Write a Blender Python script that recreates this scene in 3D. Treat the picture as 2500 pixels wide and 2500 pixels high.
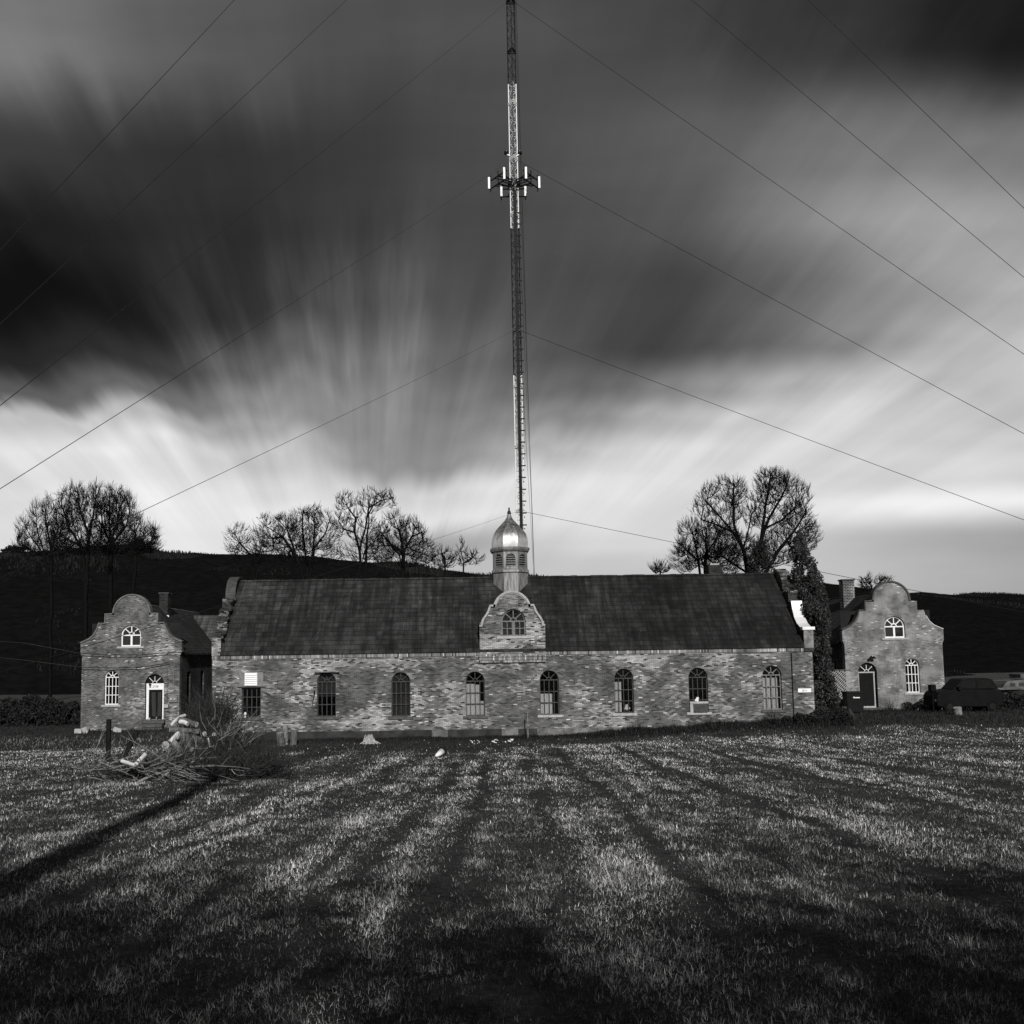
import bpy, math, random
import numpy as np
from mathutils import Vector, Matrix
from mathutils.geometry import tessellate_polygon
R = math.radians
random.seed(7); rng = np.random.default_rng(7)
for o in list(bpy.data.objects): bpy.data.objects.remove(o)
scn = bpy.context.scene
col = scn.collection

# ------------------------------------------------------------------ camera
CAMZ, F, PITCH, ROLL, SX, SY = 3.8, 2300.0, R(5.2), R(-0.8), 0.044, 0.0564
cam_d = bpy.data.cameras.new('camera'); cam = bpy.data.objects.new('camera', cam_d); col.objects.link(cam)
RM = Matrix.Rotation(math.pi/2+PITCH, 3, 'X') @ Matrix.Rotation(ROLL, 3, 'Z')
cam.matrix_world = Matrix.Translation((0, 0, CAMZ)) @ RM.to_4x4()
cam_d.sensor_width = 36; cam_d.lens = F/2500*36; cam_d.shift_x = SX; cam_d.shift_y = SY
cam_d.clip_start = .05; cam_d.clip_end = 3000
scn.camera = cam
def W(px, py, Y):
    """photo pixel (2500 frame) -> the point of that line of sight at depth Y"""
    d = RM @ Vector(((px-1250+SX*2500)/F, (1250+SY*2500-py)/F, -1))
    return Vector((0, 0, CAMZ)) + d*(Y/d.y)
def V(px, py, Y):
    return tuple(W(px, py, Y))

# ------------------------------------------------------------------ light
SUN_EL, SUN_AZ = R(25), R(7)          # sun stands behind the camera, a little to the right
EXPO = -0.2
sun_d = bpy.data.lights.new('sun', 'SUN'); sun = bpy.data.objects.new('sun', sun_d); col.objects.link(sun)
sun_d.energy = 4.4; sun_d.angle = R(.6); sun_d.color = (1, .985, .97)
tosun = Vector((math.sin(SUN_AZ)*math.cos(SUN_EL), -math.cos(SUN_AZ)*math.cos(SUN_EL), math.sin(SUN_EL)))
sun.rotation_euler = tosun.to_track_quat('Z', 'Y').to_euler(); sun.location = (3, -20, 30)
vs = scn.view_settings
vs.view_transform = 'Standard'; vs.look = 'None'; vs.exposure = EXPO; vs.gamma = 1; vs.use_curve_mapping = False

# node helpers
class NT:
    def __init__(s, tree): s.t = tree; s.t.nodes.clear()
    def n(s, ty, props=None, **inp):
        nd = s.t.nodes.new(ty)
        for k, v in (props or {}).items(): setattr(nd, k, v)
        for k, v in inp.items():
            key = int(k[1:]) if k[0] == 'i' and k[1:].isdigit() else k.replace('_', ' ')
            s.set(nd.inputs[key], v)
        return nd
    def set(s, sock, v):
        if isinstance(v, bpy.types.NodeSocket): s.t.links.new(v, sock)
        elif isinstance(v, bpy.types.Node): s.t.links.new(v.outputs[0], sock)
        else: sock.default_value = v
    def m(s, op, a, b=0.0, c=0.0, clamp=False):
        nd = s.t.nodes.new('ShaderNodeMath'); nd.operation = op; nd.use_clamp = clamp
        s.set(nd.inputs[0], a); s.set(nd.inputs[1], b); s.set(nd.inputs[2], c); return nd.outputs[0]
    def xyz(s, x, y, z=0.0):
        nd = s.t.nodes.new('ShaderNodeCombineXYZ')
        for i, q in enumerate((x, y, z)): s.set(nd.inputs[i], q)
        return nd.outputs[0]
    def step(s, v, a, b, lo=0.0, hi=1.0, smooth=True):
        nd = s.t.nodes.new('ShaderNodeMapRange'); nd.interpolation_type = 'SMOOTHSTEP' if smooth else 'LINEAR'
        s.set(nd.inputs[0], v); s.set(nd.inputs[1], a); s.set(nd.inputs[2], b); s.set(nd.inputs[3], lo); s.set(nd.inputs[4], hi)
        return nd.outputs[0]
    def noise(s, vec, scale, detail=2.0, rough=.5):
        nd = s.t.nodes.new('ShaderNodeTexNoise'); s.set(nd.inputs['Vector'], vec)
        nd.inputs['Scale'].default_value = scale; nd.inputs['Detail'].default_value = detail
        nd.inputs['Roughness'].default_value = rough; return nd.outputs[0]
    def mix(s, f, a, b):
        return s.m('ADD', s.m('MULTIPLY', a, s.m('SUBTRACT', 1.0, f)), s.m('MULTIPLY', b, f))
    def gray(s, v, tint=None):
        return s.xyz(v, v, v)

# ------------------------------------------------------------------ world: dark streaked clouds with a bright band over the hills
wd = bpy.data.worlds.new('World'); scn.world = wd; wd.use_nodes = True
t = NT(wd.node_tree)
tc = t.n('ShaderNodeTexCoord'); sp = t.n('ShaderNodeSeparateXYZ', Vector=tc.outputs['Generated'])
dy = t.m('MAXIMUM', t.m('ABSOLUTE', sp.outputs[1]), .12)
a = t.m('DIVIDE', sp.outputs[0], dy); b = t.m('DIVIDE', sp.outputs[2], dy)
# streaks fan out from a point on the horizon, as clouds drawn out by wind do
ax = t.m('ADD', a, .10); bx = t.m('ADD', b, .10)
ang = t.m('ARCTAN2', bx, ax); rad = t.m('SQRT', t.m('ADD', t.m('MULTIPLY', ax, ax), t.m('MULTIPLY', bx, bx)))
s1 = t.noise(t.xyz(t.m('MULTIPLY', ang, 5.0), t.m('MULTIPLY', rad, 1.1), 3.1), 1.0, 3.0, .55)
s2 = t.noise(t.xyz(t.m('MULTIPLY', ang, 15.0), t.m('MULTIPLY', rad, 2.2), 9.7), 1.0, 3.0, .5)
s3 = t.noise(t.xyz(t.m('MULTIPLY', a, 3.0), t.m('MULTIPLY', b, 13.0), 5.3), 1.0, 3.0, .5)
high = t.step(b, .06, .30)
fan = t.step(a, .02, .22, 1.0, .35)
wob = t.m('MULTIPLY', fan, t.m('ADD', t.m('MULTIPLY', t.m('SUBTRACT', s1, .5), .11), t.m('MULTIPLY', t.m('SUBTRACT', s2, .5), .05)))
wob = t.m('ADD', wob, t.m('MULTIPLY', t.m('SUBTRACT', t.noise(t.xyz(t.m('MULTIPLY', ang, 1.6), t.m('MULTIPLY', rad, 2.4), 21.0), 1.0, 4.0, .55), .5), .10))
bw = t.m('ADD', b, t.m('MULTIPLY', wob, high))
aw = t.m('ADD', a, t.m('MULTIPLY', t.m('SUBTRACT', s1, .5), .08))
au = t.step(aw, -.50, .80, smooth=False)
# rows of cloud brightness (display values /255) by height; columns run left to right
rows = [   # photo y, [x 0, 350, 700, 1050, 1400, 1750, 2100, 2500]
 (-400, [100, 92, 84, 78, 74, 66, 52, 40]),
 (30,   [120, 98, 84, 80, 78, 66, 54, 34]),
 (300,  [62, 52, 54, 70, 82, 96, 114, 122]),
 (520,  [30, 36, 48, 68, 76, 94, 142, 164]),
 (700,  [6, 26, 58, 80, 74, 76, 118, 174]),
 (850,  [34, 56, 94, 106, 76, 76, 134, 194]),
 (950,  [92, 104, 128, 124, 98, 134, 194, 200]),
 (1020, [196, 176, 146, 132, 132, 186, 210, 200]),
 (1100, [226, 222, 186, 140, 188, 222, 212, 200]),
 (1190, [222, 234, 214, 214, 234, 230, 216, 208]),
 (1250, [218, 230, 230, 224, 228, 222, 240, 244]),
 (1330, [220, 226, 208, 156, 206, 208, 188, 168]),
 (1375, [214, 220, 214, 186, 196, 198, 188, 168]),
 (1600, [200, 205, 200, 180, 180, 180, 170, 160])]
prev = None
for i, (py, vals) in enumerate(rows):
    cr = t.n('ShaderNodeValToRGB', Fac=au); cr.color_ramp.interpolation = 'CARDINAL'
    el = cr.color_ramp.elements
    while len(el) < len(vals): el.new(.5)
    xs = [0, 350, 700, 1050, 1400, 1750, 2100, 2500, 2980]; vals = vals+[vals[-1]*.97]
    while len(el) < len(vals): el.new(.5)
    for e, x, v in zip(el, xs, vals):
        e.position = min(1, max(0, ((x-1140)/2300+.50)/1.30)); g = v/255
        e.color = (g, g, g, 1)
    cur = cr.outputs[0]
    if prev is not None:
        b0 = (1600-rows[i-1][0])/2300; b1 = (1600-py)/2300
        f = t.step(bw, b1, b0, 1.0, 0.0)
        mx = t.n('ShaderNodeMix', {'data_type': 'RGBA'}); t.set(mx.inputs[0], f); t.set(mx.inputs[6], prev); t.set(mx.inputs[7], cur)
        cur = mx.outputs[2]
    prev = cur
lumn = t.n('ShaderNodeRGBToBW', Color=prev).outputs[0]
gain = t.m('ADD', 1.0, t.m('ADD', t.m('MULTIPLY', t.m('SUBTRACT', s2, .5), t.m('MULTIPLY', high, t.step(b, .55, .25, .12, .42))), t.m('MULTIPLY', t.m('SUBTRACT', s3, .5), .22)))
lumn = t.m('MULTIPLY', lumn, gain)
s4 = t.noise(t.xyz(t.m('MULTIPLY', ang, 9.0), t.m('MULTIPLY', rad, 2.2), 33.0), 1.0, 4.0, .55)
feather = t.m('MULTIPLY', t.m('MULTIPLY', t.step(a, -.48, -.20), t.step(a, .12, -.10)), t.m('MULTIPLY', t.step(b, .18, .34), t.step(b, .58, .32)))
lumn = t.m('ADD', lumn, t.m('MULTIPLY', t.m('MULTIPLY', feather, t.step(s4, .40, .72)), .135))
sweep = t.m('MULTIPLY', t.step(a, .12, .35), t.step(b, .18, .30))
lumn = t.m('ADD', lumn, t.m('MULTIPLY', sweep, t.m('MULTIPLY', t.m('SUBTRACT', s4, .5), .16)))
lin = t.m('POWER', lumn, 2.2)
lin = t.m('MULTIPLY', lin, 2**(-EXPO))
sky = t.n('ShaderNodeTexSky', {'sky_type': 'NISHITA', 'sun_disc': False, 'sun_elevation': SUN_EL, 'sun_rotation': R(180)-SUN_AZ})
skybw = t.n('ShaderNodeRGBToBW', Color=sky.outputs[0]).outputs[0]
lin = t.m('ADD', t.m('MULTIPLY', lin, 9.7), t.m('MULTIPLY', skybw, .02))
bg = t.n('ShaderNodeBackground', Color=t.gray(lin)); bg.inputs['Strength'].default_value = .1
out = t.n('ShaderNodeOutputWorld', Surface=bg.outputs[0])

# ------------------------------------------------------------------ materials (a black-and-white world: every surface is neutral)
MATS = {}
def newmat(name):
    m = bpy.data.materials.new(name); m.use_nodes = True; MATS[name] = m
    return m, NT(m.node_tree)
def finish(t, colv, rough=.8, spec=.3, metal=0.0, bump=None, bstr=.4, bdist=.02, trans=None):
    p = t.n('ShaderNodeBsdfPrincipled')
    t.set(p.inputs['Base Color'], t.gray(colv)); t.set(p.inputs['Roughness'], rough)
    t.set(p.inputs['Metallic'], metal); t.set(p.inputs['Specular IOR Level'], spec)
    if bump is not None:
        bn = t.n('ShaderNodeBump', Height=bump); bn.inputs['Strength'].default_value = bstr; bn.inputs['Distance'].default_value = bdist
        t.set(p.inputs['Normal'], bn.outputs[0])
    t.n('ShaderNodeOutputMaterial', Surface=p.outputs[0])
def coords(t):
    tc = t.n('ShaderNodeTexCoord'); s = t.n('ShaderNodeSeparateXYZ', Vector=tc.outputs['Object'])
    return tc.outputs['Object'], s.outputs[0], s.outputs[1], s.outputs[2]
def plain(name, lo, hi=None, scale=3.0, rough=.7, metal=0.0, spec=.3, bs=.3, stretch=(1, 1, 1)):
    m, t = newmat(name); o, x, y, z = coords(t)
    hi = lo if hi is None else hi
    mp = t.n('ShaderNodeMapping', Vector=o); mp.inputs['Scale'].default_value = stretch
    n = t.noise(mp.outputs[0], scale, 5.0, .6)
    finish(t, t.step(n, .3, .7, lo, hi), rough, spec, metal, n, bs); return m
def brick(name, lo, hi, plo, phi, thr, mortar, patch_scale=.45, w=.20, h=.064, soldier=False, mix_m=.14, seed=0.0, foot_dark=None, bands=False):
    m, t = newmat(name); o, x, y, z = coords(t)
    if soldier: w, h = .075, .24
    u = t.m('ADD', x, y); v = z
    row = t.m('FLOOR', t.m('DIVIDE', v, h))
    uu = t.m('ADD', t.m('DIVIDE', u, w), t.m('MULTIPLY', t.m('MODULO', t.m('ABSOLUTE', row), 2.0), 0.0 if soldier else .5))
    cl = t.m('FLOOR', uu)
    fu = t.m('FRACT', uu); fv = t.m('FRACT', t.m('DIVIDE', v, h))
    wn = t.n('ShaderNodeTexWhiteNoise', {'noise_dimensions': '2D'}, Vector=t.xyz(t.m('ADD', cl, seed), row)).outputs[0]
    wn2 = t.n('ShaderNodeTexWhiteNoise', {'noise_dimensions': '2D'}, Vector=t.xyz(t.m('ADD', cl, 31.7+seed), t.m('ADD', row, 7.0))).outputs[0]
    cv = t.xyz(t.m('MULTIPLY', cl, w), t.m('MULTIPLY', row, h*1.25), seed)
    big = t.noise(cv, patch_scale, 4.0, .62)
    fine = t.noise(t.xyz(t.m('MULTIPLY', cl, w), t.m('MULTIPLY', row, h*2.2), seed+4), 1.9, 3.0, .6)
    q = t.m('ADD', t.m('ADD', big, t.m('MULTIPLY', t.m('SUBTRACT', wn, .5), .15)), t.m('MULTIPLY', t.m('SUBTRACT', fine, .5), .36))
    if bands: q = t.m('ADD', q, t.m('ADD', t.step(z, 2.6, 3.4, 0.0, .07), t.step(z, 1.5, .7, 0.0, .035)))
    patch = t.step(q, thr, thr+.13)
    basec = t.m('ADD', lo, t.m('MULTIPLY', t.m('POWER', wn2, 1.6), hi-lo))
    single = t.m('GREATER_THAN', wn2, .983)                      # odd pale brick
    pc = t.m('ADD', plo, t.m('MULTIPLY', t.m('POWER', wn2, 1.3), phi-plo))
    c = t.mix(patch, basec, pc); c = t.mix(single, c, phi*1.1)
    weather = t.noise(o, .55, 5.0, .6)
    c = t.m('MULTIPLY', c, t.step(weather, .32, .68, .60, 1.25))
    drk = t.m('LESS_THAN', wn, .08); c = t.mix(drk, c, lo*.45)
    mu = t.m('LESS_THAN', fu, mix_m*.36 if not soldier else mix_m); mv = t.m('LESS_THAN', fv, mix_m)
    mm = t.m('MAXIMUM', mu, mv if not soldier else t.m('MULTIPLY', mv, 0.0))
    mc = t.m('MULTIPLY', mortar, t.step(t.noise(o, 1.1, 3.0), .35, .65, .45, 1.3))
    c2 = t.mix(mm, c, mc)
    if foot_dark is not None:
        dz = t.m('ADD', z, t.m('MULTIPLY', t.noise(o, .9, 4.0), .8))
        c2 = t.m('MULTIPLY', c2, t.step(dz, foot_dark, foot_dark+.6, .62, 1.0))  # darker towards the foot of the wall
    hgt = t.m('ADD', t.m('MULTIPLY', mm, -1.0), t.m('MULTIPLY', wn, .6))
    finish(t, c2, .9, .15, 0.0, hgt, .6, .012); return m
def shingles(name, axis, lo, hi, zrow=.235, w=.36, streak=True, seed=0.0):
    m, t = newmat(name); o, x, y, z = coords(t)
    u = x if axis == 'x' else y
    rowf = t.m('DIVIDE', z, zrow); row = t.m('FLOOR', rowf)
    uu = t.m('ADD', t.m('DIVIDE', u, w), t.m('MULTIPLY', t.n('ShaderNodeTexWhiteNoise', {'noise_dimensions': '1D'}, W=row).outputs[0], 1.0))
    cl = t.m('FLOOR', uu)
    wn = t.n('ShaderNodeTexWhiteNoise', {'noise_dimensions': '2D'}, Vector=t.xyz(t.m('ADD', cl, seed), row)).outputs[0]
    big = t.noise(t.xyz(t.m('MULTIPLY', u, .30), t.m('MULTIPLY', z, .5), seed), 1.0, 4.0, .6)
    c = t.m('ADD', lo, t.m('MULTIPLY', t.m('ADD', t.m('MULTIPLY', t.m('POWER', wn, 3.0), .34), t.m('MULTIPLY', t.step(big, .35, .68), .5)), hi-lo))
    st = t.noise(t.xyz(t.m('MULTIPLY', u, 4.0), t.m('MULTIPLY', z, .35), seed+8), 1.0, 4.0, .6)
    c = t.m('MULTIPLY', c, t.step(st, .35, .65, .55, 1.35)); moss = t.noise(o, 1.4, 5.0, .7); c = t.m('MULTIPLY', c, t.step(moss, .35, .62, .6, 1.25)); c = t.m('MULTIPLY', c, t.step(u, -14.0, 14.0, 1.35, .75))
    fv = t.m('FRACT', rowf); fu = t.m('FRACT', uu)
    gap = t.m('MAXIMUM', t.m('LESS_THAN', fv, .13), t.m('LESS_THAN', fu, .06))
    c = t.mix(gap, c, t.m('MULTIPLY', c, .35))
    hgt = t.m('ADD', t.m('SUBTRACT', 1.0, fv), t.m('MULTIPLY', wn, .3))
    finish(t, c, .85, .25, 0.0, hgt, .5, .02); return m
def leafy(name, lo, hi, rough=.7):
    m, t = newmat(name); at = t.n('ShaderNodeAttribute', {'attribute_name': 'shade'})
    p = t.n('ShaderNodeBsdfPrincipled'); c = t.m('ADD', lo, t.m('MULTIPLY', t.m('POWER', at.outputs['Fac'], 2.0), hi-lo))
    t.set(p.inputs['Base Color'], t.gray(c)); p.inputs['Roughness'].default_value = rough; p.inputs['Specular IOR Level'].default_value = .2
    t.n('ShaderNodeOutputMaterial', Surface=p.outputs[0]); return m

M_brick = brick('painted_worn_brick', .075, .16, .25, .45, .51, .14, foot_dark=-.2, patch_scale=.34, bands=True, mix_m=.17)
M_brickh = brick('lodge_brick', .075, .17, .22, .44, .53, .20, seed=17.0, mix_m=.2)
M_brickh2 = brick('lodge_brick_bright_mortar', .085, .17, .24, .40, .56, .40, seed=53.0, mix_m=.26)
M_brickd = brick('dormer_brick', .09, .20, .22, .44, .46, .10, seed=29.0)
M_soldier = brick('soldier_course', .14, .30, .28, .50, .5, .08, soldier=True)
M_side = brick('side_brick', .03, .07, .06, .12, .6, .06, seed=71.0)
M_rough = brick('rough_brick', .03, .10, .16, .34, .5, .03, seed=11.0, mix_m=.3, patch_scale=1.6)
M_chim = brick('chimney_brick', .03, .07, .04, .08, .9, .38, seed=5.0, w=.24, h=.11, mix_m=.3)
M_chimd = brick('dark_chimney_brick', .02, .04, .03, .06, .9, .04, seed=6.0)
M_found = plain('foundation_stone', .015, .045, 1.3, .9, bs=.6)
M_foundl = plain('pale_foundation_stone', .06, .20, 1.6, .9, bs=.6)
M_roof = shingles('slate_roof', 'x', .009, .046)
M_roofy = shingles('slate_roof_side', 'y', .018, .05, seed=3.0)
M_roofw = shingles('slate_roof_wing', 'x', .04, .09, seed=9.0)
M_coping = plain('coping_stone', .10, .24, 4.0, .75)
M_copingd = plain('dark_coping', .035, .07, 4.0, .7)
M_copingg = plain('lodge_coping', .08, .16, 4.0, .7)
M_metal = plain('bright_sheet_metal', .78, .88, 1.5, .35, metal=.25, bs=.05)
def domemat():
    m, t = newmat('dome_sheet_metal'); o, x, y, z = coords(t)
    n = t.noise(o, 2.6, 5.0, .65); streak = t.noise(t.xyz(t.m('MULTIPLY', x, 7.0), t.m('MULTIPLY', y, 7.0), t.m('MULTIPLY', z, .8)), 1.0, 4.0, .6)
    patina_shade = t.step(t.m('ADD', z, t.m('MULTIPLY', t.m('SUBTRACT', t.m('ADD', n, streak), 1.0), 1.5)), DZ+.35, DZ+1.0)   # tarnish at the tip, spread down to paint the dome's shaded top too
    c = t.mix(patina_shade, t.step(n, .3, .7, .42, .66), t.step(streak, .35, .65, .07, .24))
    finish(t, c, .55, .3, .5, n, .08); return m
M_cup = plain('cupola_painted_metal', .10, .26, 3.0, .55, metal=.25, stretch=(3, 3, .5))
M_cupd = plain('cupola_dark', .012, .02, 3.0, .6)
M_stone = plain('sill_stone', .30, .42, 6.0, .8)
M_copl = plain('pale_coping', .26, .40, 5.0, .7)
M_stoned = plain('dark_sill_stone', .05, .09, 6.0, .8)
M_white = plain('white_paint', .72, .84, 6.0, .5, bs=.1)
M_dkframe = plain('weathered_dark_frame', .025, .05, 6.0, .6)
M_midframe = plain('weathered_grey_frame', .10, .19, 8.0, .7)
M_dark = plain('dark_interior', .008, .014, 2.0, .9)
M_black = plain('black_steel', .006, .011, 5.0, .6, spec=.1)
M_dksteel = plain('dark_painted_steel', .008, .014, 5.0, .6, spec=.1)
M_wsteel = plain('white_painted_steel', .74, .84, 5.0, .5)
M_cable = plain('cable', .006, .008, 5.0, .5)
M_wire = plain('guy_strand', .008, .011, 5.0, .5)
M_curt = plain('curtain', .55, .8, 5.0, .9, stretch=(6, 6, .3))
M_curtd = plain('dark_curtain', .02, .05, 5.0, .9, stretch=(8, 8, .3))
M_bark = plain('bark', .012, .03, 9.0, .95, bs=.8, stretch=(3, 3, .6))
M_barkp = plain('peeled_pale_wood', .38, .66, 7.0, .8, bs=.5)
M_logl = plain('weathered_log_bark', .05, .15, 7.0, .9, bs=.9, stretch=(3, 3, .5))
M_log = plain('log_bark', .03, .13, 8.0, .9, bs=.9)
M_cut = plain('cut_wood', .24, .46, 9.0, .85)
M_treebark = plain('tree_bark', .005, .010, 9.0, .95, bs=.8, spec=.0, stretch=(3, 3, .6))
M_twig = plain('twig', .008, .015, 6.0, .95, spec=.0)
M_brush = plain('brush_twig', .02, .05, 6.0, .95)
M_twigp = plain('pale_twig', .14, .30, 6.0, .9)
M_door = plain('dark_door', .006, .010, 4.0, .7, spec=.08)
M_plate = plain('sign_plate', .82, .86, 5.0, .5)
M_grayb = plain('grey_metal_box', .14, .2, 5.0, .5)
M_lattice = plain('weathered_lattice', .24, .34, 5.0, .8)
M_car = plain('black_car_paint', .003, .005, 2.0, .6, spec=.08)
M_tyre = plain('tyre', .005, .008, 5.0, .9, spec=.05)
M_boat = plain('faded_boat_paint', .05, .12, 2.0, .6)
M_boatd = plain('boat_dark_hull', .015, .03, 2.0, .6)
M_hill = plain('wooded_hill', .005, .009, .5, 1.0, spec=0.0)
M_dirt = plain('tank_plastic', .3, .45, 4.0, .6)
M_leaf = leafy('evergreen_leaf', .012, .10)
M_leafd = leafy('dark_leaf', .008, .035)
M_canopy = leafy('bare_wood_canopy', .004, .016, .95)
M_grass = leafy('grass_blade', .016, .60, .6)
M_yard = leafy('yard_grass_blade', .010, .22)
M_weed = leafy('weed_leaf', .006, .045)
def glassmat():
    m, t = newmat('window_glass')
    fr = t.n('ShaderNodeFresnel'); fr.inputs[0].default_value = 1.5
    tr = t.n('ShaderNodeBsdfTransparent'); tr.inputs[0].default_value = (.8, .8, .8, 1)
    gl = t.n('ShaderNodeBsdfGlossy'); gl.inputs['Roughness'].default_value = .06; gl.inputs['Color'].default_value = (.9, .9, .9, 1)
    mx = t.n('ShaderNodeMixShader', Fac=fr.outputs[0]); t.set(mx.inputs[1], tr.outputs[0]); t.set(mx.inputs[2], gl.outputs[0])
    t.n('ShaderNodeOutputMaterial', Surface=mx.outputs[0]); return m
M_glass = glassmat()
def groundmat():
    m, t = newmat('field_soil'); o, x, y, z = coords(t)
    n1 = t.noise(o, .8, 6.0, .65); n2 = t.noise(o, 14.0, 4.0, .7)
    c = t.m('MULTIPLY', t.step(n1, .3, .7, .020, .046), t.step(n2, .25, .75, .4, 1.6))
    far = t.step(y, 40.0, 90.0)
    c = t.m('ADD', c, t.m('MULTIPLY', far, .02))
    litter = t.step(t.noise(o, 55.0, 3.0, .7), .52, .68); c = t.m('ADD', c, t.m('MULTIPLY', litter, .05))
    finish(t, c, .95, .1, 0.0, n2, .8, .05); return m
M_ground = groundmat()

# ------------------------------------------------------------------ mesh helpers
class MB:
    def __init__(s): s.v = []; s.f = []; s.mi = []; s.k = 0
    def add(s, vs, fs):
        o = len(s.v); s.v += [tuple(q) for q in vs]; s.f += [tuple(i+o for i in f) for f in fs]; s.mi += [s.k]*len(fs); return s
    def box(s, a, b):
        x0, y0, z0 = a; x1, y1, z1 = b
        return s.add([(x0,y0,z0),(x1,y0,z0),(x1,y1,z0),(x0,y1,z0),(x0,y0,z1),(x1,y0,z1),(x1,y1,z1),(x0,y1,z1)],
                     [(0,3,2,1),(4,5,6,7),(0,1,5,4),(1,2,6,5),(2,3,7,6),(3,0,4,7)])
    def bar(s, p0, p1, w, d=None, up=(0, 1, 0)):
        p0 = Vector(p0); p1 = Vector(p1); d = d or w; ax = (p1-p0).normalized(); u = Vector(up)
        if abs(ax.dot(u)) > .97: u = Vector((1, 0, 0))
        a = ax.cross(u).normalized()*w/2; b = ax.cross(a).normalized()*d/2
        q = [p+m*a+n*b for p in (p0, p1) for m, n in ((-1,-1),(1,-1),(1,1),(-1,1))]
        return s.add(q, [(0,1,2,3),(7,6,5,4),(0,4,5,1),(1,5,6,2),(2,6,7,3),(3,7,4,0)])
    def tube(s, pts, rad, n=8, caps=True):
        pts = [Vector(p) for p in pts]
        if not isinstance(rad, (list, tuple)): rad = [rad]*len(pts)
        vs = []; fs = []
        for i, p in enumerate(pts):
            ax = (pts[min(i+1, len(pts)-1)]-pts[max(i-1, 0)]).normalized()
            u = Vector((0, 0, 1)) if abs(ax.z) < .9 else Vector((1, 0, 0))
            a = ax.cross(u).normalized(); b = ax.cross(a)
            for k in range(n):
                th = 2*math.pi*k/n; vs.append(p+rad[i]*(a*math.cos(th)+b*math.sin(th)))
        for i in range(len(pts)-1):
            for k in range(n): fs.append((i*n+k, i*n+(k+1) % n, (i+1)*n+(k+1) % n, (i+1)*n+k))
        if caps: fs += [tuple(range(n))[::-1], tuple(range((len(pts)-1)*n, len(pts)*n))]
        return s.add(vs, fs)
    def lathe(s, c, prof, n=8, rot=0.0):
        vs = []; fs = []
        for r, z in prof:
            for k in range(n):
                th = 2*math.pi*k/n+rot; vs.append((c[0]+r*math.cos(th), c[1]+r*math.sin(th), z))
        for i in range(len(prof)-1):
            for k in range(n): fs.append((i*n+k, i*n+(k+1) % n, (i+1)*n+(k+1) % n, (i+1)*n+k))
        fs += [tuple(range(n))[::-1], tuple(range((len(prof)-1)*n, len(prof)*n))]
        return s.add(vs, fs)
    def prism(s, outline, a0, a1, plane='xz', holes=()):
        mp = (lambda u, v, w: (u, w, v)) if plane == 'xz' else ((lambda u, v, w: (w, u, v)) if plane == 'yz' else (lambda u, v, w: (u, v, w)))
        loops = [list(outline)]+[list(h) for h in holes]
        flat = [p for l in loops for p in l]; n = len(flat)
        tris = tessellate_polygon([[Vector((u, v, 0)) for u, v in l] for l in loops])
        vs = [mp(u, v, a0) for u, v in flat]+[mp(u, v, a1) for u, v in flat]
        fs = [tuple(tr) for tr in tris]+[tuple(i+n for i in tr) for tr in tris]
        o = 0
        for l in loops:
            m = len(l)
            for i in range(m): fs.append((o+i, o+(i+1) % m, o+(i+1) % m+n, o+i+n))
            o += m
        return s.add(vs, fs)
    def build(s, name, mats, root=None, smooth=False, label=None, bevel=0.0):
        """root: None, or the thing (its location becomes this mesh's origin), or a part of it"""
        top = root
        while top is not None and top.parent: top = top.parent
        org = top.location if top is not None else Vector((0, 0, 0))
        me = bpy.data.meshes.new(name)
        me.from_pydata([(x-org.x, y-org.y, z-org.z) for x, y, z in s.v], [], s.f)
        for m in (mats if isinstance(mats, (list, tuple)) else [mats]): me.materials.append(m)
        me.polygons.foreach_set('material_index', s.mi)
        import bmesh
        bm = bmesh.new(); bm.from_mesh(me); bmesh.ops.recalc_face_normals(bm, faces=bm.faces); bm.to_mesh(me); bm.free()
        if smooth: me.polygons.foreach_set('use_smooth', [True]*len(me.polygons))
        o = bpy.data.objects.new(name, me); col.objects.link(o)
        if root is not None: o.parent = root
        if label: o['label'] = label
        if bevel:
            bv = o.modifiers.new('bevel', 'BEVEL'); bv.width = bevel; bv.segments = 2; bv.limit_method = 'ANGLE'
        return o
def tag(o, label, cat, group=None, kind=None):
    o['label'] = label; o['category'] = cat
    if group: o['group'] = group
    if kind: o['kind'] = kind
    return o
def thing(name, loc, label, cat, group=None):
    o = bpy.data.objects.new(name, None); col.objects.link(o); o.location = loc; o.empty_display_size = .3
    return tag(o, label, cat, group)
def npmesh(name, verts, faces, mat, shade=None, root=None, kind=None):
    """verts (n,3), faces (m,k) numpy"""
    me = bpy.data.meshes.new(name); k = faces.shape[1]
    top = root
    while top is not None and top.parent: top = top.parent
    if top is not None: verts = verts-np.array(top.location)
    me.vertices.add(len(verts)); me.vertices.foreach_set('co', np.ascontiguousarray(verts, dtype=np.float32).ravel())
    me.loops.add(faces.size); me.loops.foreach_set('vertex_index', faces.ravel().astype(np.int32))
    me.polygons.add(len(faces)); me.polygons.foreach_set('loop_start', (np.arange(len(faces))*k).astype(np.int32))
    me.update(calc_edges=True)
    if shade is not None:
        at = me.attributes.new('shade', 'FLOAT', 'POINT'); at.data.foreach_set('value', shade.astype(np.float32))
    me.materials.append(mat)
    o = bpy.data.objects.new(name, me); col.objects.link(o)
    if root is not None: o.parent = root
    if kind: o['kind'] = kind
    return o
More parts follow.
